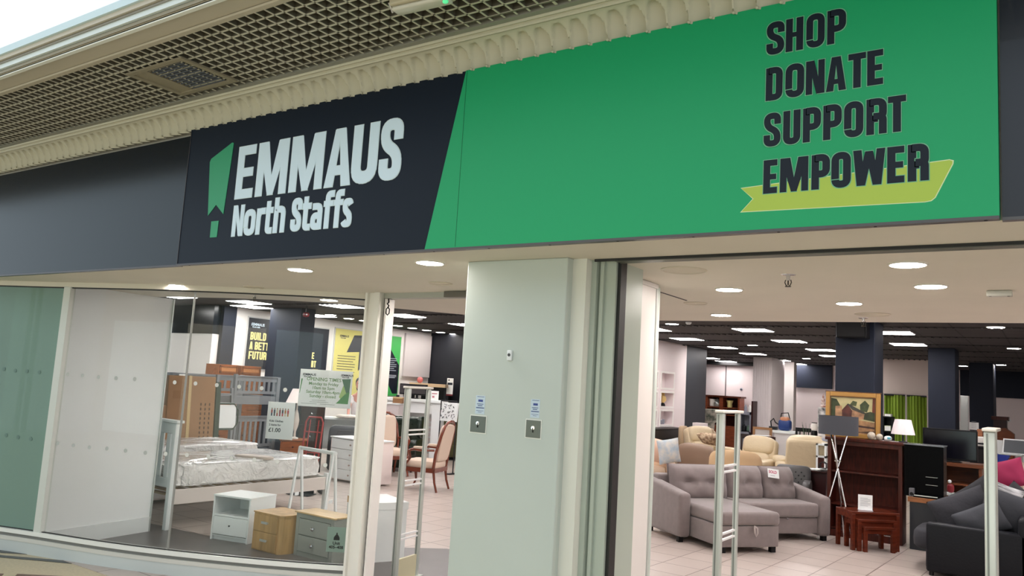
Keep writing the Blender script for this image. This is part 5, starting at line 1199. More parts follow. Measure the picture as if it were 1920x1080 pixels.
# nest of tables
A2, B2 = PZ(1598, 959, .47), PZ(1687, 963, .47); A2.z = B2.z = 0; A2, rzn, wn = frame_from(A2, B2)
t0 = A2
def ntable(label, x, y, w_, d_, h_):
    p = A2+Matrix.Rotation(rzn, 3, 'Z') @ Vector((x, y, 0)); t = thing('nest_table', label, 'table', p, rzn, None)
    MB().box(0, 0, h_-.03, w_, d_, h_).build('top', REDW, t, bevel=.004)
    MB().box(.03, .02, h_-.085, w_-.03, .04, h_-.03).box(.0, .03, h_-.085, .03, d_-.03, h_-.03).box(w_-.03, .03, h_-.085, w_, d_-.03, h_-.03).build('apron', REDW, t)
    for lx in (0, w_-.045):
        for ly in (0, d_-.045): MB().box(lx, ly, 0, lx+.045, ly+.045, h_-.03).build('leg', REDW, t, bevel=.003)
    return t
ntable('largest reddish wooden nest table, in front of the empty bookcase', 0, 0, wn, .40, .47)
ntable('middle table of the reddish wooden nest, tucked under the largest', .055, -.05, wn-.12, .34, .385)
ntable('smallest table of the reddish wooden nest, at the front', .105, -.10, wn-.22, .30, .305)
p = A2+Matrix.Rotation(rzn, 3, 'Z') @ Vector((wn*.42, .16, .471)); t = thing('sign_holder', 'small upright white card in a clear holder on the nest of tables', 'sign', p, rzn-.35)
MB().box(-.085, 0, 0, .085, .006, .19).build('card', PAPER, t); MB().box(-.085, -.05, 0, .085, .05, .004).build('holder_foot', mat('clear_holder', (200, 200, 210), .1), t)
for k in range(7): MB().box(-.06, -.0015, .05+k*.016, .06-(.03 if k % 3 == 0 else 0), 0, .054+k*.016).build('printed_line', mat('card_grey', (1, 1, 1)), t)

# empty mahogany bookcase
yb_ = 11.78; xl, xr = PY(1551, 900, yb_).x, PY(1692, 900, yb_).x; hb_ = PY(1620, 824, yb_).z; w_ = xr-xl
t = thing('bookcase', 'empty dark mahogany bookcase behind the tripod lamp', 'bookcase', (xl, yb_, 0))
b = MB(); b.box(0, 0, 0, .05, .34, hb_-.04); b.box(w_-.05, 0, 0, w_, .34, hb_-.04); b.box(.05, .01, .0, w_-.05, .03, .09); b.box(.05, .0, hb_-.10, w_-.05, .02, hb_-.04); b.build('carcass', MAHOG, t, bevel=.003)
MB().box(.05, .31, .06, w_-.05, .335, hb_-.04).build('back_panel', mat('mahogany_back', (78, 26, 14), .55, spec=.2, c2=(54, 17, 9), stretch=(8, 8, 1)), t)
MB().box(-.03, -.03, hb_-.04, w_+.03, .36, hb_).build('top', MAHOG, t, bevel=.006, seg=3)
for z in (.10, .42, .86): MB().box(.05, .03, z, w_-.05, .31, z+.022).build('shelf', MAHOG, t)
topz = hb_+.001
# things on the bookcase
y = yb_+.20; pw0, pw1 = PY(1547, 780, y), PY(1650, 780, y)
t = thing('framed_painting', 'gilt-framed painting of a mill and trees propped on the bookcase', 'painting', (pw0.x, y-.0, topz), 0); w_ = pw1.x-pw0.x; h_ = PY(1600, 736, y).z-topz; t.rotation_euler = (math.radians(-3), 0, 0)
GILT = mat('gilt', (176, 132, 70), .35, metal=.3); GD2 = mat('gilt_dark', (96, 62, 30), .4)
b = MB(); b.box(0, 0, 0, .06, .05, h_); b.box(w_-.06, 0, 0, w_, .05, h_); b.box(.06, 0, 0, w_-.06, .05, .06); b.box(.06, 0, h_-.06, w_-.06, .05, h_); b.build('frame', GILT, t, bevel=.008)
b = MB(); b.box(-.01, .01, h_, w_+.01, .06, h_+.012); b.box(.06, -.002, .06, .07, .01, h_-.06); b.box(w_-.07, -.002, .06, w_-.06, .01, h_-.06); b.box(.07, -.002, h_-.07, w_-.07, .01, h_-.06); b.build('inner_moulding', GD2, t)
MB().box(.06, .02, .06, w_-.06, .03, h_-.06).build('canvas', mat('sky_paint', (206, 192, 142), .6, c2=(170, 166, 120), scale=5), t)
def paint(pts, c, c2=None, k=0): MB().prism([(w_*a, h_*q) for a, q in pts], (0, .02-.0006*k, 0), X1, Z1, .001).build('painted_shape', mat('paint_%d_%d_%d' % c, c, .6, c2=c2 or tuple(int(v*.7) for v in c), scale=14), t)
paint([(.1, .1), (.9, .1), (.9, .36), (.5, .42), (.1, .44)], (176, 134, 92), k=1)
paint([(.1, .44), (.1, .86), (.2, .84), (.27, .7), (.22, .6), (.26, .44)], (66, 78, 44), k=1); paint([(.18, .42), (.18, .68), (.3, .70), (.31, .42)], (196, 152, 110), k=2)
paint([(.30, .40), (.30, .60), (.40, .74), (.49, .60), (.48, .40)], (92, 44, 34), k=2); paint([(.48, .40), (.49, .62), (.40, .74), (.72, .56), (.70, .42)], (186, 140, 104), k=1); paint([(.39, .74), (.42, .75), (.75, .56), (.70, .54), (.49, .62)], (72, 70, 60), k=3)
paint([(.44, .72), (.50, .82), (.58, .80), (.56, .70)], (84, 94, 56), k=2); paint([(.64, .60), (.63, .74), (.72, .84), (.80, .74), (.76, .58)], (70, 84, 48), k=1); paint([(.70, .42), (.72, .56), (.82, .60), (.93, .56), (.93, .38)], (60, 70, 40), k=2)
paint([(.85, .58), (.86, .92), (.93, .92), (.93, .56)], (128, 62, 40), k=2); paint([(.45, .30), (.9, .26), (.9, .22), (.45, .26)], (70, 44, 34), k=3); paint([(.1, .2), (.6, .14), (.9, .18), (.9, .12), (.1, .14)], (98, 70, 50), k=3)
for px, py, r_, m, nm, lab in ((1634, 812, .053, mat('ball_cream', (206, 196, 178), .6, var=.3, scale=30), 'decorative_ball', 'largest speckled cream ball on the bookcase'), (1649, 817, .045, mat('ball_cream', (1, 1, 1)), 'decorative_ball', 'middle speckled cream ball on the bookcase'), (1641, 822, .018, mat('ball_cream', (1, 1, 1)), 'decorative_ball', 'tiny cream ball between the two larger ones')):
    p = PY(px, py, yb_+.08); t = thing(nm, lab, 'ball', (p.x, p.y, topz)); MB().cushion((0, 0, r_), r_*2, r_*2, r_*2, 1).build('ball', m, t, smooth=True)
p = PY(1665, 822, yb_+.08); t = thing('paperweight', 'small white and blue shell-shaped ornament beside the balls', 'ornament', (p.x, p.y, topz)); MB().cushion((0, 0, .035), .10, .07, .07, .8).build('body', PWHITE, t, smooth=True); MB().cushion((.015, -.02, .04), .05, .045, .035, .8).build('blue_patch', mat('shell_blue', (90, 170, 190), .3), t, smooth=True)
p = PY(1699, 830, yb_+.14)
t = thing('table_lamp', 'small dark-stemmed table lamp with white tapered shade on the black cabinet end', 'lamp', (PY(1690, 830, yb_+.14).x+.02, yb_+.14, topz))
zb_, zt_ = PY(1699, 815, yb_+.14).z-topz, PY(1699, 787, yb_+.14).z-topz
MB().lathe([(.055, 0), (.055, .01), (.012, .016), (.012, zb_+.03)], n=16).build('base', DARKM, t); MB().lathe([(.15, zb_), (.148, zb_), (.10, zt_), (.098, zt_-.001)], n=30).build('lamp_shade', mat('shade_white', (236, 226, 228), .8), t, smooth=True)

# tripod floor lamp
L0 = Vector((PY(1571, 870, 11.45).x, 11.45, 0)); zs0, zs1 = PY(1571, 815, 11.45).z, PY(1571, 780, 11.45).z
t = thing('floor_lamp', 'chrome tripod floor lamp with a dark grey drum shade', 'lamp', L0)
MB().lathe([(.25, zs0), (.25, zs1), (.245, zs1), (.245, zs0)], n=40).build('lamp_shade', mat('shade_charcoal', (66, 68, 74), .85), t, smooth=True)
zc_ = PY(1571, 863, 11.45).z
for k, a in enumerate((200, 335, 80)):
    a = math.radians(a); d = Vector((math.cos(a), math.sin(a), 0))
    MB().cyl(d*.24, -d*.12+Vector((0, 0, zs0+.02)), .011, n=10).build('leg', CHROME, t)
MB().cyl((-.04, 0, zc_-.01), (.04, 0, zc_-.01), .012).build('clamp', CHROME, t)
MB().cyl((0, 0, zs0), (0, 0, zs0+.12), .02).build('bulb_holder', PWHITE, t); MB().cyl((-.14, 0, zs0+.02), (.14, 0, zs0+.02), .006).build('shade_ring', CHROME, t)

# low unit with black cabinet and electronics
yu = 11.62; xu0, xu1 = PY(1702, 930, yu).x, PY(1815, 950, yu).x
t = thing('tv_unit', 'low unit with a wooden top and dark front behind the black leather sofa', 'cabinet', (xu0, yu, 0), math.radians(0)); hu = PY(1703, 931, yu).z
MB().box(.02, .02, 0, xu1-xu0-.02, .5, hu-.06).build('body', mat('unit_navy', (14, 18, 30), .3), t); MB().box(0, -.01, hu-.06, (xu1-xu0)*.62, .52, hu).build('top', wood('unit_top', (150, 96, 58), .35), t, bevel=.003)
MB().box((xu1-xu0)*.62, -.06, hu-.06, xu1-xu0, .52, hu-.03).build('flap', OAKT, t, label='paler wooden flap')
t = thing('paper_sheet', 'pale sheet of card lying on the right of the low wooden unit', 'paper', (xu0+.66, yu+.1, hu+.002), .1); MB().box(-.15, -.12, 0, .2, .12, .003).build('sheet', PAPER, t); MB().box(-.1, -.1, .003, .15, .1, .005).build('sheet', mat('manila', (226, 206, 170), .7), t)
t = thing('black_cabinet', 'tall glossy black media cabinet right of the bookcase', 'cabinet', (PY(1693, 880, yu+.1).x+.012, yu+.12, hu+.001)); w_ = PY(1767, 880, yu+.1).x-PY(1693, 880, yu+.1).x; h_ = PY(1730, 836, yu+.1).z-hu
MB().box(0, 0, 0, w_, .36, h_).build('body', BLACKG, t, bevel=.004); MB().box(-.01, -.01, h_, w_+.01, .37, h_+.012).build('top', mat('glass_top', (120, 124, 128), .15), t)
for z in (.16, .26): MB().box(w_*.55, -.004, z, w_*.85, -.001, z+.005).build('trim_line', CHROME, t)
t = thing('dvd_player', 'silver and black disc player on the low unit', 'player', (xu0+.22, yu+.02, hu+.002)); t.location.y -= 0
MB().box(-.16, 0, 0, .2, .095, .035).build('body', BLACKG, t, bevel=.003); MB().box(-.15, -.004, .018, .12, 0, .03).build('front_strip', ALU, t)
t = thing('speaker_box', 'small grey wedge speaker at the left end of the low unit', 'speaker', (xu0+.04, yu+.03, hu+.037)); MB().box(-.03, 0, -.036, .03, .08, .07).build('body', mat('spk_grey', (96, 96, 100), .5), t, bevel=.004); MB().lathe([(.02, 0), (.022, .004), (.01, .002)], n=14).build('cone', BLACK, t).rotation_euler = (PI/2, 0, 0)

# large television on a wooden stand
yt = 13.7; xa_, xb_ = PY(1730, 830, yt).x, PY(1833, 830, yt).x; zt_, zb_ = PY(1780, 805, yt).z, PY(1780, 863, yt).z
hst = PY(1800, 868, yt).z
t = thing('tv_stand', 'brown wooden television stand with open shelves', 'cabinet', (xa_+.1, yt-.1, 0)); w_ = PY(1842, 880, yt).x-xa_-.1
b = MB(); b.box(0, 0, 0, .04, .45, hst-.05); b.box(w_-.04, 0, 0, w_, .45, hst-.05); b.box(.04, .42, 0, w_-.04, .45, hst-.05); b.build('carcass', wood('stand_brown', (120, 70, 44), .35), t); MB().box(-.02, -.03, hst-.05, w_+.02, .47, hst).build('top', wood('stand_brown', (1, 1, 1)), t)
for z in (.08, hst-.32): MB().box(.04, .0, z, w_-.04, .42, z+.025).build('shelf', wood('stand_brown', (1, 1, 1)), t)
tv('television', 'large black flat television on the brown wooden stand', (xa_+xb_)/2, yt, hst+.002, xb_-xa_, zt_-zb_, 0, .06, mat('screen_navy', (12, 12, 22), .15), stand=max(.02, zb_-hst))
t = thing('cat_scratch_post', 'white short post stand seen right of the black cabinet', 'stand', (PY(1786, 900, 12.9).x, 12.9, 0)); b = MB(); b.box(-.05, -.04, 0, .05, .04, .62); b.build('post', PWHITE, t); MB().box(-.11, -.1, .62, .13, .1, .65).build('top', PWHITE, t, bevel=.006)
t = thing('red_toy', 'small red toy with a white top standing on the white post stand', 'toy', (PY(1782, 863, 12.9).x, 12.9, .652)); b = MB(); b.cushion((0, 0, .06), .09, .08, .12, .7); b.build('body', mat('toy_red', (130, 24, 34), .5), t, smooth=True); MB().cushion((-.01, 0, .15), .045, .04, .05, .8).build('head', PWHITE, t, smooth=True)
t = thing('leather_pouffe', 'shiny black leather pouffe right of the black cabinet', 'pouffe', (PY(1796, 930, 12.25).x, 12.35, 0)); MB().cushion((0, 0, .27), .48, .42, .50, .3).build('body', mat('pouffe_black', (30, 32, 36), .2, coat=.4, bump=.5, bscale=7), t, smooth=True)
for sx in (-.15, .15):
    for sy in (-.12, .12): MB().cyl((sx, sy, 0), (sx, sy, .05), .02).build('foot', BLACK, t)

# black leather sofa
S0 = Vector((-1.18, 10.02, 0)); t = thing('leather_sofa', 'black leather sofa seen side-on at the right edge', 'sofa', S0)
ln = 1.2
MB().box(0, 0, .04, 1.05, .16, .56).build('armrest', NAVL, t, bevel=.03, seg=3); MB().box(.02, ln-.16, .04, 1.05, ln, .56).build('armrest', NAVL, t, bevel=.03, seg=3)
MB().box(-.02, .16, .05, .9, ln-.16, .26).build('base', NAVL, t, bevel=.02, seg=3); MB().box(.85, .0, .05, 1.12, ln, .72).build('back', NAVL, t, bevel=.04, seg=3)
MB().cushion((.32, ln/2, .345), .98, ln-.30, .24, .35).build('seat_cushion', CHAR, t, smooth=True)
for x, y in ((.05, .05), (.95, .05), (.05, ln-.08), (.95, ln-.08)): MB().cyl((x, y, 0), (x, y, .06), .025).build('foot', BLACK, t)
def cushion_thing(label, loc, size, rot, m, e=.55, puff=.55, name='cushion', piping=None):
    t = thing(name, label, 'cushion', loc); t.rotation_euler = rot
    n, mm = 26, 26; b = MB(); sx, sy, sz = size
    for sgn in (-1, 1):
        b.grid(lambda u, v: ((u-.5)*sx*(1-.05*math.sin(PI*v)), sgn*sy/2*((1-abs(2*u-1)**2.6)*(1-abs(2*v-1)**2.6))**.55*(1+.05*math.sin(11*u+7*v)), (v-.5)*sz*(1-.05*math.sin(PI*u))), n, mm)
    b.build('cover', m, t, smooth=True)
    if piping: MB().tube([(-sx/2, 0, -sz/2), (0, 0, -sz/2*.95), (sx/2, 0, -sz/2), (sx/2*.95, 0, 0), (sx/2, 0, sz/2), (0, 0, sz/2*.95), (-sx/2, 0, sz/2), (-sx/2*.95, 0, 0), (-sx/2, 0, -sz/2)], .006).build('piping', piping, t)
    return t
def onp(px, py, y): return PY(px, py, y)
cushion_thing('charcoal back cushion leaning at the near end of the black sofa', onp(1806, 962, 10.6), (.62, .26, .46), (math.radians(-12), math.radians(-24), math.radians(20)), CHAR)
cushion_thing('dark grey cushion on top of the charcoal one by the right gate', onp(1836, 944, 10.85), (.5, .22, .46), (0, math.radians(-38), math.radians(5)), DGREY)
cushion_thing('grey scatter cushion lying low against the sofa arm', onp(1840, 978, 10.3), (.50, .2, .34), (0, math.radians(-28), math.radians(10)), mat('cushion_mid_grey', (58, 60, 66), .85, bump=.3, bscale=12))
cushion_thing('big slate cushion right of the gate on the black sofa', onp(1896, 966, 10.5), (.6, .28, .46), (0, math.radians(14), math.radians(-6)), mat('cushion_slate', (42, 44, 50), .85, bump=.4, bscale=10))
cushion_thing('black and white zebra striped scarf cushion beside the gate', onp(1880, 938, 10.75), (.34, .16, .36), (0, math.radians(18), 0), mat('stripe_bw', (24, 24, 26), .7, c2=(210, 210, 212), scale=5, stretch=(1, 1, 7)))
cushion_thing('dark frilled cushion at the far right of the black sofa', onp(1908, 950, 10.9), (.42, .2, .4), (0, math.radians(40), 0), DGREY)

# white armchair with magenta cushion
t = armchair('armchair', 'ivory fabric armchair with rolled arms at the right edge', 'armchair', onp(1884, 940, 12.3).xy.to_3d()+Vector((.12, 0, 0)), math.radians(-38), 1.05, .9, .5, .74, 1.05, WHF, aw=.22, e=.5)
cushion_thing('bright magenta cushion on the ivory armchair', onp(1889, 889, 12.15), (.42, .2, .36), (math.radians(-10), math.radians(-18), math.radians(-20)), PINKC)
t = armchair('patterned_armchair', 'floral patterned armchair behind the ivory armchair', 'armchair', onp(1908, 870, 14.2).xy.to_3d(), math.radians(-10), .9, .8, .48, .7, 1.06, mat('floral', (196, 180, 164), .85, c2=(158, 132, 120), scale=9), e=.7, aw=.18)

# cream furniture behind the grey sofa
def seat_at(px, y, **k): return PY(px, 800, y).xy.to_3d()
t = armchair('armchair', 'cream armchair with wide padded arm at the left edge of the wide opening', 'armchair', seat_at(1262, 13.1)+Vector((-.35, 0, 0)), math.radians(60), 1.1, .95, .46, .66, .98, CRMF, aw=.2, e=.4)
cushion_thing('pale pink cushion at the left edge on the cream armchair', onp(1233, 845, 13.3), (.46, .2, .42), (0, math.radians(10), math.radians(50)), mat('cushion_pink', (226, 190, 168), .85))
cushion_thing('pale blue and grey cushion on the cream armchair', onp(1254, 846, 13.1), (.40, .16, .42), (0, math.radians(-10), math.radians(45)), mat('cushion_blue', (160, 176, 190), .85, c2=(200, 196, 188), scale=10))
armchair('wing_chair', 'beige wing-back chair with a draped throw at the back left', 'armchair', seat_at(1266, 16.8)+Vector((.22, 0, 0)), math.radians(-8), .75, .75, .46, .62, 1.05, mat('wing_beige', (190, 168, 140), .85), wings=True, aw=.12)
cushion_thing('brown and cream patterned seat pad on the beige wing-back chair', seat_at(1266, 16.8)+Vector((.25, .30, .56)), (.5, .16, .34), (math.radians(75), 0, 0), mat('pat_brown', (222, 202, 172), .85, c2=(118, 84, 60), scale=18))
armchair('recliner', 'taupe leather recliner facing away behind the grey corner sofa', 'armchair', seat_at(1322, 13.9)+Vector((0, .8, 0)), math.radians(165), .8, .85, .48, .62, .92, TAUPE, e=.45, aw=.17)
cushion_thing('brown and cream patterned cushion on top of the taupe recliner', onp(1331, 823, 14.6), (.42, .18, .36), (math.radians(65), 0, 0), mat('pat_brown', (1, 1, 1)))
def recliner(label, loc, rz, s=1., m=CRM):
    t = thing('recliner', label, 'armchair', loc, rz); S_ = s
    MB().cushion((0, .45*S_, .24*S_), .62*S_, .8*S_, .38*S_, .18).build('base', m, t, smooth=True); MB().cushion((0, .36*S_, .47*S_), .54*S_, .62*S_, .17*S_, .4).build('seat_cushion', m, t, smooth=True)
    for q in (-1, 1): MB().cushion((q*.37*S_, .42*S_, .34*S_), .2*S_, .82*S_, .60*S_, .3).build('armrest', m, t, smooth=True); MB().cushion((q*.37*S_, .36*S_, .63*S_), .23*S_, .72*S_, .13*S_, .5).build('arm_pad', m, t, smooth=True)
    r2 = Matrix.Rotation(math.radians(-12), 3, 'X')
    MB().cushion((0, .80*S_, .68*S_), .64*S_, .2*S_, .7*S_, .25, rot=r2).build('back_shell', m, t, smooth=True)
    MB().cushion((0, .72*S_, .62*S_), .54*S_, .24*S_, .32*S_, .55, rot=r2).build('lumbar_pillow', m, t, smooth=True); MB().cushion((0, .80*S_, .90*S_), .60*S_, .27*S_, .34*S_, .55, rot=r2).build('head_pillow', m, t, smooth=True)
    for q in (-.26, .26):
        for y in (.12, .78): MB().cyl((q*S_, y*S_, 0), (q*S_, y*S_, .07*S_), .03).build('foot', BLACK, t)
    return t
recliner('cream leather recliner with wooden-tipped arms in the middle of the group', seat_at(1388, 14.5), math.radians(-8), 1.02)
recliner('cream leather recliner facing away at the left of the cream group', seat_at(1330, 16.4)+Vector((.35, 0, 0)), math.radians(60), 1.05)
recliner('cream leather recliner seen from behind beside the plant', seat_at(1460, 14.6)+Vector((.15, 1.0, 0)), math.radians(200), 1.12)
armchair('armchair', 'tan fabric armchair in front of the cream recliners', 'armchair', seat_at(1383, 12.9), math.radians(20), .92, .85, .44, .62, .90, mat('tan_fabric', (190, 160, 124), .8), e=.5, aw=.18)
armchair('buttoned_chair', 'grey buttoned leather chair half hidden behind the corner sofa', 'armchair', seat_at(1494, 12.4)+Vector((-.1, .1, 0)), math.radians(10), .55, .6, .44, .6, .80, GREYCH, tuft=True, aw=.12)
# ================================================================== background right
def fr_box(name, label, cat, pl, pr, pt, pb, y, d, m, floor=False, part='body', bevel=.004):
    a, c = PY(pl, (pt+pb)/2, y), PY(pr, (pt+pb)/2, y); zt, zb = PY((pl+pr)/2, pt, y).z, (0 if floor else PY((pl+pr)/2, pb, y).z)
    t = thing(name, label, cat, (a.x, y, zb)); w_, h_ = c.x-a.x, zt-zb
    if m: MB().box(0, 0, 0, w_, d, h_).build(part, m, t, bevel=bevel)
    return t, w_, h_
# display cabinet with crockery against the back wall
yc = BK-.62
ROSE = wood('rosewood_orange', (150, 78, 50), .35)
t, w_, h_ = fr_box('display_cabinet', 'wide orange-brown wooden display cabinet with crockery at the back wall', 'cabinet', 1296, 1386, 741, 830, yc, .5, None, True)
cab = t; b = MB(); b.box(0, .46, 0, w_, .5, h_)
cols = [0, .30, .62, 1]
for c in cols: b.box(max(0, w_*c-.06), 0, .8, min(w_, w_*c+.06), .46, h_-.05)
b.box(0, 0, 0, w_, .46, .8); b.build('carcass', ROSE, t); MB().box(-.06, -.05, h_-.06, w_+.06, .5, h_).build('cornice', wood('rosewood_dark', (96, 44, 28), .35), t)
zsh = [.8, 1.15, h_-.42]
for z in zsh[1:]: MB().box(.06, .04, z, w_-.06, .44, z+.03).build('shelf', ROSE, t)
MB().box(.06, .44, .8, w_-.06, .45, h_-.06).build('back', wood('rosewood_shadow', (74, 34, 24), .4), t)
for k in range(3):
    dr = MB().box(w_*cols[k]+.08, -.02, .08, w_*cols[k+1]-.08, 0, .74).build('door', ROSE, t); MB().cushion((w_*cols[k]+.16, -.03, .42), .05, .05, .05, 1, n=10, m=6).build('knob', DARKM, dr)
CX = cab.location.x; zr = h_-.42+.031
def vase(name, label, cat, loc, prof, m, group=None):
    t = thing(name, label, cat, loc, 0, group); MB().lathe(prof, n=18).build('body', m, t, smooth=True); return t
CRW = mat('crockery_white', (238, 234, 228), .25)
vase('mug', 'white mug at the left of the top shelf in the display cabinet', 'mug', (CX+w_*.40, yc+.2, zr), [(.07, 0), (.1, .02), (.11, .16), (.12, .26), (.11, .26)], CRW)
vase('teapot', 'grey metal pot in the middle of the display cabinet top shelf', 'pot', (CX+w_*.50, yc+.2, zr), [(.08, 0), (.13, .06), (.13, .14), (.06, .2), (.05, .26), (.01, .28)], ALU)
vase('vase', 'tall white vase right of the grey pot in the display cabinet', 'vase', (CX+w_*.585, yc+.2, zr), [(.06, 0), (.06, .2), (.07, .3), (.05, .3)], CRW)
vase('jug', 'pale yellow jug in the right bay of the display cabinet', 'jug', (CX+w_*.76, yc+.2, zr), [(.07, 0), (.09, .04), (.08, .12), (.12, .24), (.11, .24)], mat('crockery_yellow', (232, 222, 150), .3))
vase('candlestick', 'slim white ornament in the left bay of the display cabinet', 'ornament', (CX+w_*.15, yc+.2, zr), [(.05, 0), (.03, .05), (.04, .2), (.05, .3), (.02, .32)], CRW)
vase('cup', 'small white cup in the left bay of the display cabinet', 'cup', (CX+w_*.22, yc+.2, zr), [(.05, 0), (.06, .08), (.06, .14), (.05, .14)], CRW)
vase('bowl', 'round orange bowl low in the left bay of the display cabinet', 'bowl', (CX+w_*.20, yc+.2, 1.182), [(.1, 0), (.2, .1), (.22, .2), (.14, .28), (.02, .3)], mat('bowl_orange', (170, 96, 50), .3))
vase('plant_pot', 'white pot with dark leaf pattern in front of the display cabinet', 'pot', (PY(1327, 800, BK-1.8).x, BK-1.8, 0), [(.2, 0), (.22, .9), (.34, 1.0), (.42, 1.35), (.40, 1.35)], mat('pot_pattern', (208, 206, 192), .5, c2=(84, 100, 88), scale=7))
t, w_, h_ = fr_box('white_box_lamp', 'white square lampshade on a stand left of the patterned pot', 'lamp', 1298, 1319, 793, 818, 18.2, .28, mat('shade_white', (1, 1, 1)), part='lamp_shade')
MB().cyl((w_/2, .14, -t.location.z), (w_/2, .14, 0), .03).build('stand', DARKM, t); MB().cyl((w_/2, .14, -t.location.z), (w_/2, .14, -t.location.z+.03), .14).build('base', DARKM, t)
# grey shelf unit with toys, dark screen edge
GRS = mat('shelf_grey', (150, 152, 164), .5)
t, w_, h_ = fr_box('shelf_unit', 'grey shelf unit with mixed bric-a-brac beside the display cabinet', 'shelf unit', 1385, 1408, 772, 840, 22.6, .4, None, True)
b = MB(); b.box(0, 0, 0, .05, .4, h_); b.box(w_-.05, 0, 0, w_, .4, h_); b.box(0, 0, h_-.08, w_, .4, h_); b.box(0, 0, h_-.62, w_, .4, h_-.56); b.box(0, .36, 0, w_, .4, h_); b.box(0, 0, 0, w_, .1, h_-.75); b.build('carcass', GRS, t)
U = t.location
for k, (dx, s_, m, lab, nm) in enumerate(((.10, .12, DARKM, 'dark toy truck on the middle shelf of the grey unit', 'toy_truck'), (.24, .10, mat('toy_green', (110, 140, 120), .5), 'green toy animal on the middle shelf of the grey unit', 'toy_animal'))):
    q = thing(nm, lab, 'toy', (U.x+dx, U.y+.15, h_-.559)); MB().cushion((0, 0, s_*.8), s_, s_, s_*1.2, .5).build('body', m, q); MB().cushion((0, -.02, s_*1.5), s_*.6, s_*.6, s_*.6, .8).build('head', m, q); MB().box(-s_*.5, -s_*.4, 0, s_*.5, s_*.4, s_*.25).build('base', BLACK, q)
for k, dx in enumerate((.12, .24, .32)):
    q = thing('figurine', ('small grey', 'small white', 'tiny pale')[k]+' figurine on top of the grey shelf unit', 'figurine', (U.x+dx, U.y+.2, h_+.001)); MB().lathe([(.05, 0), (.04, .04), (.05, .1), (.03, .16), (.01, .2)], n=10).build('body', (GRS, CRW, PAPER)[k], q, smooth=True)
t, w_, h_ = fr_box('standing_mirror', 'tall dark-edged standing mirror seen edge-on beside the fluted column', 'mirror', 1408, 1411, 752, 840, 22.2, .4, MAHOGD, True, 'frame')
# framed pictures, dark chairs
t, w_, h_ = fr_box('picture_frame', 'empty light wooden picture frame leaning behind the dark chair', 'frame', 1411, 1447, 801, 842, 17.0, .03, None, True)
b = MB(); k = .05; b.box(0, 0, 0, k, .03, h_); b.box(w_-k, 0, 0, w_, .03, h_); b.box(k, 0, h_-k, w_-k, .03, h_); b.box(k, 0, 0, w_-k, .03, k); b.build('frame', CARD, t); MB().box(k, .01, k, w_-k, .02, h_-k).build('mount', mat('mount_grey', (190, 184, 180), .6), t)
def dchair(name, label, px, y, rz, hb=1.0, m=None):
    m = m or mat('chair_black_brown', (38, 22, 20), .35); p = PY(px, 800, y); t = thing(name, label, 'chair', (p.x, y, 0), rz)
    MB().box(-.21, -.21, .43, .21, .21, .47).build('seat', m, t, bevel=.008)
    for sx in (-.19, .19): MB().box(sx-.018, -.2, 0, sx+.018, -.165, .43).build('leg', m, t); MB().box(sx-.018, .175, 0, sx+.018, .21, hb).build('leg', m, t)
    b = MB(); b.box(-.19, .18, hb-.08, .19, .205, hb); b.box(-.19, .18, .62, .19, .2, .66)
    for k in range(4): b.box(-.13+k*.085, .185, .66, -.11+k*.085, .2, hb-.08)
    b.build('backrest', m, t); return t
dchair('dining_chair', 'dark slatted dining chair left of the leaning dark picture', 1408, 17.6, .3)
t, w_, h_ = fr_box('framed_picture', 'dark framed picture leaning between the cream recliners', 'picture', 1416, 1453, 818, 843, 16.0, .04, None, True)
b = MB(); k = .05; b.box(0, 0, 0, k, .04, h_); b.box(w_-k, 0, 0, w_, .04, h_); b.box(k, 0, h_-k, w_-k, .04, h_); b.box(k, 0, 0, w_-k, .04, k); b.build('frame', MAHOGD, t); MB().box(k, .01, k, w_-k, .03, h_-k).build('picture', mat('pic_dark', (70, 72, 76), .25, c2=(24, 24, 28), scale=7), t)
t = thing('magazine_pile', 'loose papers lying on top of the dark picture and frame', 'papers', (PY(1428, 815, 16.1).x, 16.0, h_+.002)); 
for k in range(3): MB().box(-.16+k*.03, -.05, .004*k, .14+k*.03, .1, .004*k+.003, rot=R3('Z', 12*k)).build('sheet', (PAPER, mat('mag_grey', (150, 160, 170), .4), PAPER)[k], t)
# white console with blue vacuum cleaner
t, w_, h_ = fr_box('console_table', 'white console table behind the cream recliner', 'table', 1448, 1490, 808, 850, 17.4, .45, None, True)
b = MB(); b.box(0, 0, h_-.05, w_, .45, h_); b.build('top', PWHITE, t); MB().box(.03, .02, 0, w_-.03, .43, h_-.05).build('body', mat('console_white', (214, 210, 208), .5), t); W0 = t.location.copy(); hc = h_
t = thing('vacuum_cleaner', 'blue and brown cylinder vacuum cleaner on the white console', 'vacuum cleaner', (PY(1472, 800, 17.6).x, 17.6, hc+.002))
MB().cushion((0, 0, .12), .26, .22, .24, .5).build('body', mat('vac_blue', (24, 52, 110), .35), t, smooth=True); MB().cushion((0, -.01, .23), .2, .18, .12, .6).build('lid', mat('vac_tan', (180, 120, 84), .4), t, smooth=True)
MB().tube([(-.1, 0, .22), (-.08, 0, .36), (.06, 0, .38), (.10, 0, .24)], .012).build('handle', BLACK, t); MB().tube([(-.1, -.02, .1), (-.2, -.02, .16), (-.24, -.02, .24), (-.3, -.02, .18), (-.28, -.02, .03)], .014).build('hose', BLACK, t); MB().box(-.32, -.08, .0, -.16, .02, .07).build('floor_head', DARKM, t)
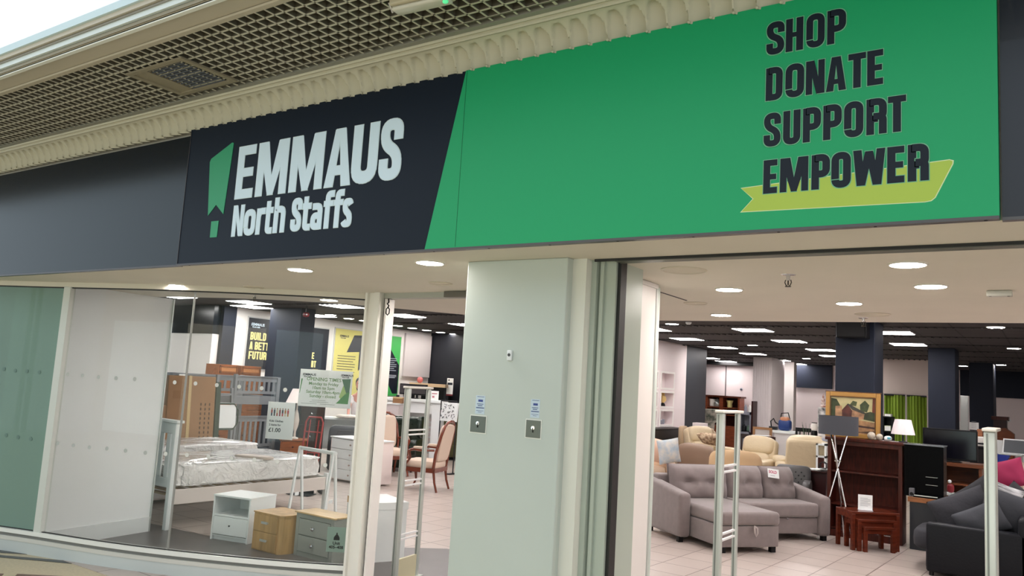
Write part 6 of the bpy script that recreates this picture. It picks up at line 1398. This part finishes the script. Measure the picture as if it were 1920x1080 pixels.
# plant and chair
p = PY(1513, 820, 16.0)
t = thing('potted_plant', 'tall potted plant with long grassy leaves behind the recliner', 'plant', (p.x, 16.0, 0)); zt_ = PY(1513, 772, 16.0).z
MB().lathe([(.12, 0), (.15, .3), (.16, .34), (.13, .34)], n=18).build('pot', PWHITE, t); rnd = random.Random(2); b = MB()
for k in range(26):
    a = rnd.uniform(0, 2*PI); l = rnd.uniform(.5, 1)*(zt_-.3); sp_ = rnd.uniform(.04, .24); c, s_ = math.cos(a), math.sin(a); w2 = .014
    P = [(c*sp_*q*q, s_*sp_*q*q, .3+l*(q-.15*q**3)) for q in (0, .35, .7, 1)]
    vs = [];
    for i, q in enumerate(P): ww = w2*(1-i*.3); vs += [(q[0]-s_*ww, q[1]+c*ww, q[2]), (q[0]+s_*ww, q[1]-c*ww, q[2])]
    b.add(vs, [(0, 1, 3, 2), (2, 3, 5, 4), (4, 5, 7, 6)])
b.build('leaves', mat('leaf_green', (60, 96, 52), .5, var=.3), t, solid=.003)
dchair('dining_chair', 'black ladder-back dining chair behind the potted plant', 1507, 17.0, 0, zy(1507, 803, 17.0), BLACK)
# dark red desk, papers and clutter left of the bookcase
t, w_, h_ = fr_box('writing_desk', 'dark red wooden desk between the buttoned chair and the bookcase', 'desk', 1502, 1548, 882, 960, 13.1, .5, None, True)
MB().box(0, .01, 0, w_, .5, h_-.03).build('body', mat('desk_oxblood', (52, 14, 16), .35), t, bevel=.003); MB().box(-.04, -.03, h_-.03, w_+.02, .52, h_).build('top', MAHOGD, t, bevel=.004)
D0 = t.location.copy(); hd = h_
t = thing('paper_pile', 'white papers and magazines lying on the dark red desk', 'papers', (D0.x+.12, 13.28, hd+.001))
for k in range(5): MB().box(-.1+.07*k, -.1, .006*k, .12+.05*k, .12, .006*k+.005, rot=R3('Z', 7*k-12)).build('sheet', PAPER, t)
t = thing('toast_rack', 'small grey wire rack on the papers beside the bookcase', 'rack', (D0.x+w_-.06, 13.2, hd+.040)); b = MB()
for k in range(4): b.tube([(-.05, -.06+k*.04, 0), (-.05, -.06+k*.04, .07), (0, -.06+k*.04, .1), (.05, -.06+k*.04, .07), (.05, -.06+k*.04, 0)], .004)
b.box(-.05, -.07, 0, .05, .07, .006); b.build('wires', DARKM, t)
t, w_, h_ = fr_box('side_table', 'reddish side table with crockery left of the bookcase', 'table', 1512, 1529, 847, 900, 15.6, .4, MAHOG, True)
SX = t.location.x; hs2 = h_
for k in range(4):
    q = thing('storage_jar', ('lowest', 'second', 'third', 'topmost')[k]+' of the black and white jars stacked on the reddish side table', 'jar', (SX+w_*.6, 15.75, hs2+.001+k*.135)); MB().lathe([(.055, 0), (.06, .02), (.06, .09), (.05, .11), (.05, .13)], n=16).build('body', (CRW if k % 2 else BLACK), q, smooth=True); MB().lathe([(.052, .118), (.052, .132)], n=14).build('lid', (BLACK if k % 2 else CRW), q)
t, w_, h_ = fr_box('white_cabinet', 'small white open cabinet holding a wicker basket left of the bookcase', 'cabinet', 1530, 1549, 832, 858, 14.6, .35, None)
zf = t.location.z; b = MB(); b.box(0, 0, -zf, .03, .35, h_); b.box(w_-.03, 0, -zf, w_, .35, h_); b.box(0, 0, h_-.03, w_, .35, h_); b.box(0, 0, 0, w_, .35, .03); b.box(0, .32, -zf, w_, .35, h_); b.build('carcass', PWHITE, t); WB = t.location.copy()
MB().box(.03, .02, -zf, w_-.03, .04, 0).build('lower_door', MAHOG, t)
q = thing('wicker_basket', 'brown wicker basket inside the small white cabinet', 'basket', (WB.x+w_/2, 14.78, WB.z+.031)); MB().lathe([(.05, 0), (.065, .05), (.06, .14), (.045, .15)], n=16).build('body', mat('wicker', (110, 86, 60), .8, c2=(50, 38, 26), scale=40), q); MB().tube([(-.06, 0, .13), (0, 0, .17), (.06, 0, .13)], .005).build('handle', mat('wicker', (1, 1, 1)), q)
q = thing('ceramic_tray', 'white tray of ornaments on top of the small white cabinet', 'tray', (WB.x+w_/2, 14.75, WB.z+h_+.001)); MB().box(-.09, -.08, 0, .09, .08, .02).build('tray', CRW, q, bevel=.004); MB().cushion((.02, 0, .06), .1, .08, .09, .8).build('ornament', GRS, q, smooth=True)
# statue and small white box behind the lamp shade
t, w_, h_ = fr_box('corner_stand', 'black and white patterned stand behind the drum lampshade', 'stand', 1533, 1548, 764, 832, 15.4, .2, mat('stand_bw', (222, 220, 218), .4, c2=(40, 40, 44), scale=7), True)
zt_ = PY(1541, 738, 15.5).z-h_
t = thing('pagoda_ornament', 'tall brown and white pagoda ornament on the patterned stand', 'ornament', (t.location.x+w_/2, 15.5, h_+.001)); MB().lathe([(.045, 0), (.05, .03), (.03, .05), (.045, zt_*.35), (.025, zt_*.4), (.035, zt_*.6), (.015, zt_*.65), (.02, zt_*.8), (.004, zt_)], n=12).build('body', mat('pagoda', (150, 90, 70), .4, c2=(224, 214, 206), scale=18), t, smooth=True)
# curtains and the rack behind the bookcase
yk = 22.38
zt_, zb_ = PY(1700, 742, yk).z, .03
def curtain(name, label, pl, pr, ph):
    a, c = PY(pl, 780, yk).x, PY(pr, 780, yk).x; t = thing(name, label, 'curtain', ((a+c)/2, yk-.25, zb_)); w_, h_ = c-a, zt_-zb_
    MB().grid(lambda u, v: ((u-.5)*w_, .07*math.sin(u*w_*13+ph)*(1-.3*v)+.02*math.sin(u*40+v*3), v*h_), 60, 10).build('cloth', CURT, t, smooth=True, solid=.008)
    MB().cyl((-w_/2, 0, h_), (w_/2, 0, h_), .02).build('rod', DARKM, t)
curtain('curtain', 'left lime green curtain below the beige pelmet', 1661, 1700, .4); curtain('curtain', 'right lime green curtain below the beige pelmet', 1703, 1740, 2.0)
t, w_, h_ = fr_box('book_rack', 'narrow dark rack with green and grey covers left of the curtains', 'rack', 1655, 1673, 781, 835, 17.2, .3, None, True)
b = MB(); b.box(0, 0, 0, .02, .3, h_); b.box(w_-.02, 0, 0, w_, .3, h_); b.box(0, .28, 0, w_, .3, h_); b.box(0, 0, h_-.30, w_, .28, h_-.28); b.box(0, 0, h_-.02, w_, .28, h_); b.box(0, 0, h_-.75, w_, .28, h_-.73); b.build('frame', BLACK, t); K0 = t.location
for z, hh, m, lab in ((h_-.278, .10, mat('cover_palegreen', (190, 206, 150), .5), 'pale green book lying near the top of the narrow dark rack'), (h_-.728, .26, mat('cover_green', (120, 190, 60), .5), 'bright green book standing lower in the narrow dark rack'), (h_+.001, .05, mat('cover_grey', (170, 168, 160), .5), 'grey folded cloth on top of the narrow dark rack')):
    q = thing('book', lab, 'book', (K0.x+.03, 17.22, z)); MB().box(0, 0, 0, w_-.06, .2, hh).build('cover', m, q); MB().box(.004, -.002, .006, w_-.064, 0, hh-.006).build('pages', PAPER if hh < .2 else m, q)
# niche ornaments and the black fireplace
nn_ = sorted([q for q in nich if q[0] > 17.3], key=lambda q: -q[2])
q_ = nn_[1]; t = thing('figurine', 'gold and black figurine in the middle niche of the white stub wall', 'figurine', (xn-.1, (q_[0]+q_[1])/2, q_[2]+.001)); MB().lathe([(.06, 0), (.05, .05), (.03, .08)], n=12).build('base', BLACK, t); MB().lathe([(.03, .08), (.08, .14), (.07, .22), (.04, .25)], n=14).build('bust', mat('gold_cream', (206, 176, 110), .35), t, smooth=True); MB().cushion((0, 0, .29), .08, .08, .1, .9).build('head', mat('gold_cream', (1, 1, 1)), t, smooth=True)
q_ = nn_[2]; t = thing('ornament', 'small grey ornament pair in the lowest niche of the white stub wall', 'ornament', (xn-.1, (q_[0]+q_[1])/2, q_[2]+.001)); MB().cushion((0, -.05, .05), .06, .08, .1, .6).build('left_piece', GRS, t, smooth=True); MB().cushion((0, .06, .06), .06, .08, .12, .6).build('right_piece', GRS, t, smooth=True)
q2 = sorted([q for q in nich if q[0] < 17], key=lambda q: -q[2]); q_ = q2[1]; t = thing('figurine', 'gilt ornament in the middle niche beside the white partition edge', 'figurine', (xn-.1, (q_[0]+q_[1])/2+.15, q_[2]+.001)); MB().lathe([(.05, 0), (.02, .05), (.06, .14), (.03, .22), (.01, .26)], n=12).build('body', mat('gold_cream', (1, 1, 1)), t, smooth=True)
t = thing('fireplace', 'black fireplace under the niches in the white stub wall', 'fireplace', (xn+.02, 15.9, 0)); zf_ = PX(1250, 803, xn).z
MB().box(0, 0, 0, .3, 2.2, zf_).build('body', mat('fire_black', (10, 10, 12), .35), t, bevel=.01); MB().box(.3, .4, .1, .31, 1.8, zf_-.2).build('glass', BLACKG, t); MB().box(-.0, -.04, zf_, .34, 2.24, zf_+.03).build('mantel', BLACK, t)
# far right: chest, cabinet, laptop, crate, signs, wall socket, small screen
WDR = wood('wardrobe_brown', (128, 66, 34), .35)
t, w_, h_ = fr_box('wardrobe', 'arched orange-brown wooden cabinet at the far right behind the gate', 'cabinet', 1868, 1902, 803, 870, 20.5, .5, None, True)
MB().prism([(0, 0), (w_, 0), (w_, h_-.12), (w_*.85, h_-.08), (w_*.5, h_), (w_*.2, h_-.02), (0, h_-.1)], (0, .45, 0), X1, Z1, .45).build('carcass', WDR, t)
for k in (0, 1): dr = MB().box(w_*(.06+.46*k), -.02, .1, w_*(.48+.46*k), 0, h_-.2).build('door', WDR, t); MB().box(w_*(.10+.46*k), -.028, .2, w_*(.44+.46*k), -.02, h_-.3).build('panel', wood('wardrobe_light', (150, 84, 42), .35), dr)
t, w_, h_ = fr_box('dark_chest', 'dark red wooden chest behind the arched cabinet', 'chest', 1863, 1888, 781, 860, 22.2, .5, MAHOGD, True); MB().box(-.04, -.04, h_-.08, w_+.04, .5, h_).build('top', MAHOG, t); MB().box(-.02, -.02, h_-.3, w_+.02, 0, h_-.26).build('moulding', MAHOG, t)
t, w_, h_ = fr_box('low_cupboard', 'low dark cupboard with a white machine on it left of the right gate', 'cupboard', 1832, 1850, 838, 905, 17.0, .4, BLACK, True); MB().box(.02, -.01, .1, w_-.02, 0, h_-.05).build('door', mat('door_dark', (26, 24, 26), .3), t)
q = thing('printer', 'white printer standing on the low dark cupboard', 'printer', (t.location.x+w_/2, 17.15, h_+.001)); MB().cushion((0, 0, .09), .3, .26, .18, .3).build('body', CRW, q, smooth=True); MB().box(-.12, -.14, .04, .12, -.12, .07).build('tray', DARKM, q)
t, w_, h_ = fr_box('drawer_tower', 'tan wooden upright panel unit left of the right gate', 'cabinet', 1832, 1842, 805, 836, 17.9, .3, wood('tan_panel', (186, 124, 88), .4), True)
MB().box(w_*.1, -.01, .1, w_*.9, 0, h_-.1).build('door', wood('tan_panel', (1, 1, 1)), t)
t, w_, h_ = fr_box('storage_crate', 'bright blue storage crate right of the gate', 'crate', 1870, 1890, 853, 878, 15.6, .4, mat('crate_blue', (18, 44, 140), .4), False); zf = t.location.z; MB().box(-.02, -.02, h_-.04, w_+.02, .42, h_).build('rim', mat('crate_blue', (1, 1, 1)), t)
MB().box(0, 0, -zf, w_, .4, -.001).build('lower_crate', mat('crate_navy', (20, 26, 60), .5), t)
q = thing('laptop', 'silver laptop open on the blue crate', 'laptop', (t.location.x+.2, 15.75, t.location.z+h_+.001), -.2); MB().box(-.17, -.11, 0, .17, .12, .02).build('base', ALU, q, bevel=.003); r2 = R3('X', -16)
MB().box(-.17, .12, .02, .17, .135, .27, rot=r2, piv=(0, .12, .02)).build('lid', PWHITE, q); MB().box(-.15, .115, .035, .15, .12, .25, rot=r2, piv=(0, .12, .02)).build('screen', mat('laptop_screen', (72, 76, 82), .3), q)
t, w_, h_ = fr_box('white_board', 'white boxed appliance left of the laptop', 'box', 1868, 1880, 826, 852, 16.4, .3, PWHITE); zf = t.location.z; MB().box(0, 0, -zf, w_, .3, -.001).build('lower_box', GRS, t)
t, w_, h_ = fr_box('display_screen', 'small black screen in a white frame on the right wall edge', 'screen', 1912, 1930, 833, 853, 19.5, .04, PWHITE, False, 'frame'); MB().box(.05, -.004, .04, w_, 0, h_-.06).build('screen', BLACKG, t); MB().cyl((w_/2, .02, -t.location.z), (w_/2, .02, 0), .03).build('pole', PWHITE, t)
t, w_, h_ = fr_box('notice_sheet', 'white notice sheet standing behind the television', 'notice', 1817, 1835, 792, 806, 18.3, .02, PAPER)
zf = t.location.z; MB().box(w_/2-.02, .0, -zf, w_/2+.02, .02, 0).build('stand', BLACK, t)
for k in range(5): MB().box(.04, -.002, .04+k*.03, w_-.04, 0, .045+k*.03).build('printed_line', mat('card_grey', (1, 1, 1)), t)
t, w_, h_ = fr_box('partition_screen', 'tall white screen standing right of the second dark column', 'panel', 1801, 1816, 742, 860, 25.2, .05, PWHITE, True); MB().box(-.1, -.05, 0, w_+.1, .1, .02).build('foot', PWHITE, t)
t, w_, h_ = fr_box('leaning_board', 'small white board leaning at the foot of the white panel', 'board', 1795, 1802, 790, 812, 19.0, .03, PAPER); MB().box(0, 0, -t.location.z, w_, .03, -.001).build('lower_part', PAPER, t)
# black speaker box at the head of the main column
t, w_, h_ = fr_box('wall_speaker', 'black box speaker fixed high on the front of the main dark column', 'speaker', 1568, 1624, 597, 633, 11.9, .28, BLACK, bevel=.01); MB().box(.02, -.01, .02, w_-.02, 0, h_-.02).build('grille', mat('grille_black', (20, 20, 24), .6), t); MB().box(w_/2-.05, .28, h_/2-.05, w_/2+.05, .3, h_/2+.05).build('bracket', DARKM, t)
t = thing('dome_camera', 'dark red camera fitting at the head of the dark column behind the glass', 'camera', PY(574, 590, 10.0)); MB().cushion((0, 0, 0), .12, .1, .09, .7).build('body', mat('cam_red', (110, 24, 34), .4), t, smooth=True); MB().cyl((0, 0, .04), (0, 0, ZC-t.location.z), .012).build('stem', DARKM, t); MB().cushion((.05, -.03, .0), .03, .03, .03, 1).build('lens', PWHITE, t)
t = thing('wall_socket', 'small round fitting on the pale back wall at the far right', 'fitting', PY(1891, 788, BK-.02)); MB().cushion((0, 0, 0), .12, .04, .12, 1).build('plate', PWHITE, t); MB().cushion((0, -.02, 0), .05, .03, .05, 1).build('button', DARKM, t)
t = thing('wall_fitting', 'small round grey fitting on the white back wall above the shelf unit', 'fitting', PY(1390, 730, BK-.02)); MB().cushion((0, 0, 0), .1, .04, .1, 1).build('plate', GRS, t); MB().cushion((0, -.02, 0), .04, .03, .04, 1).build('button', DARKM, t)
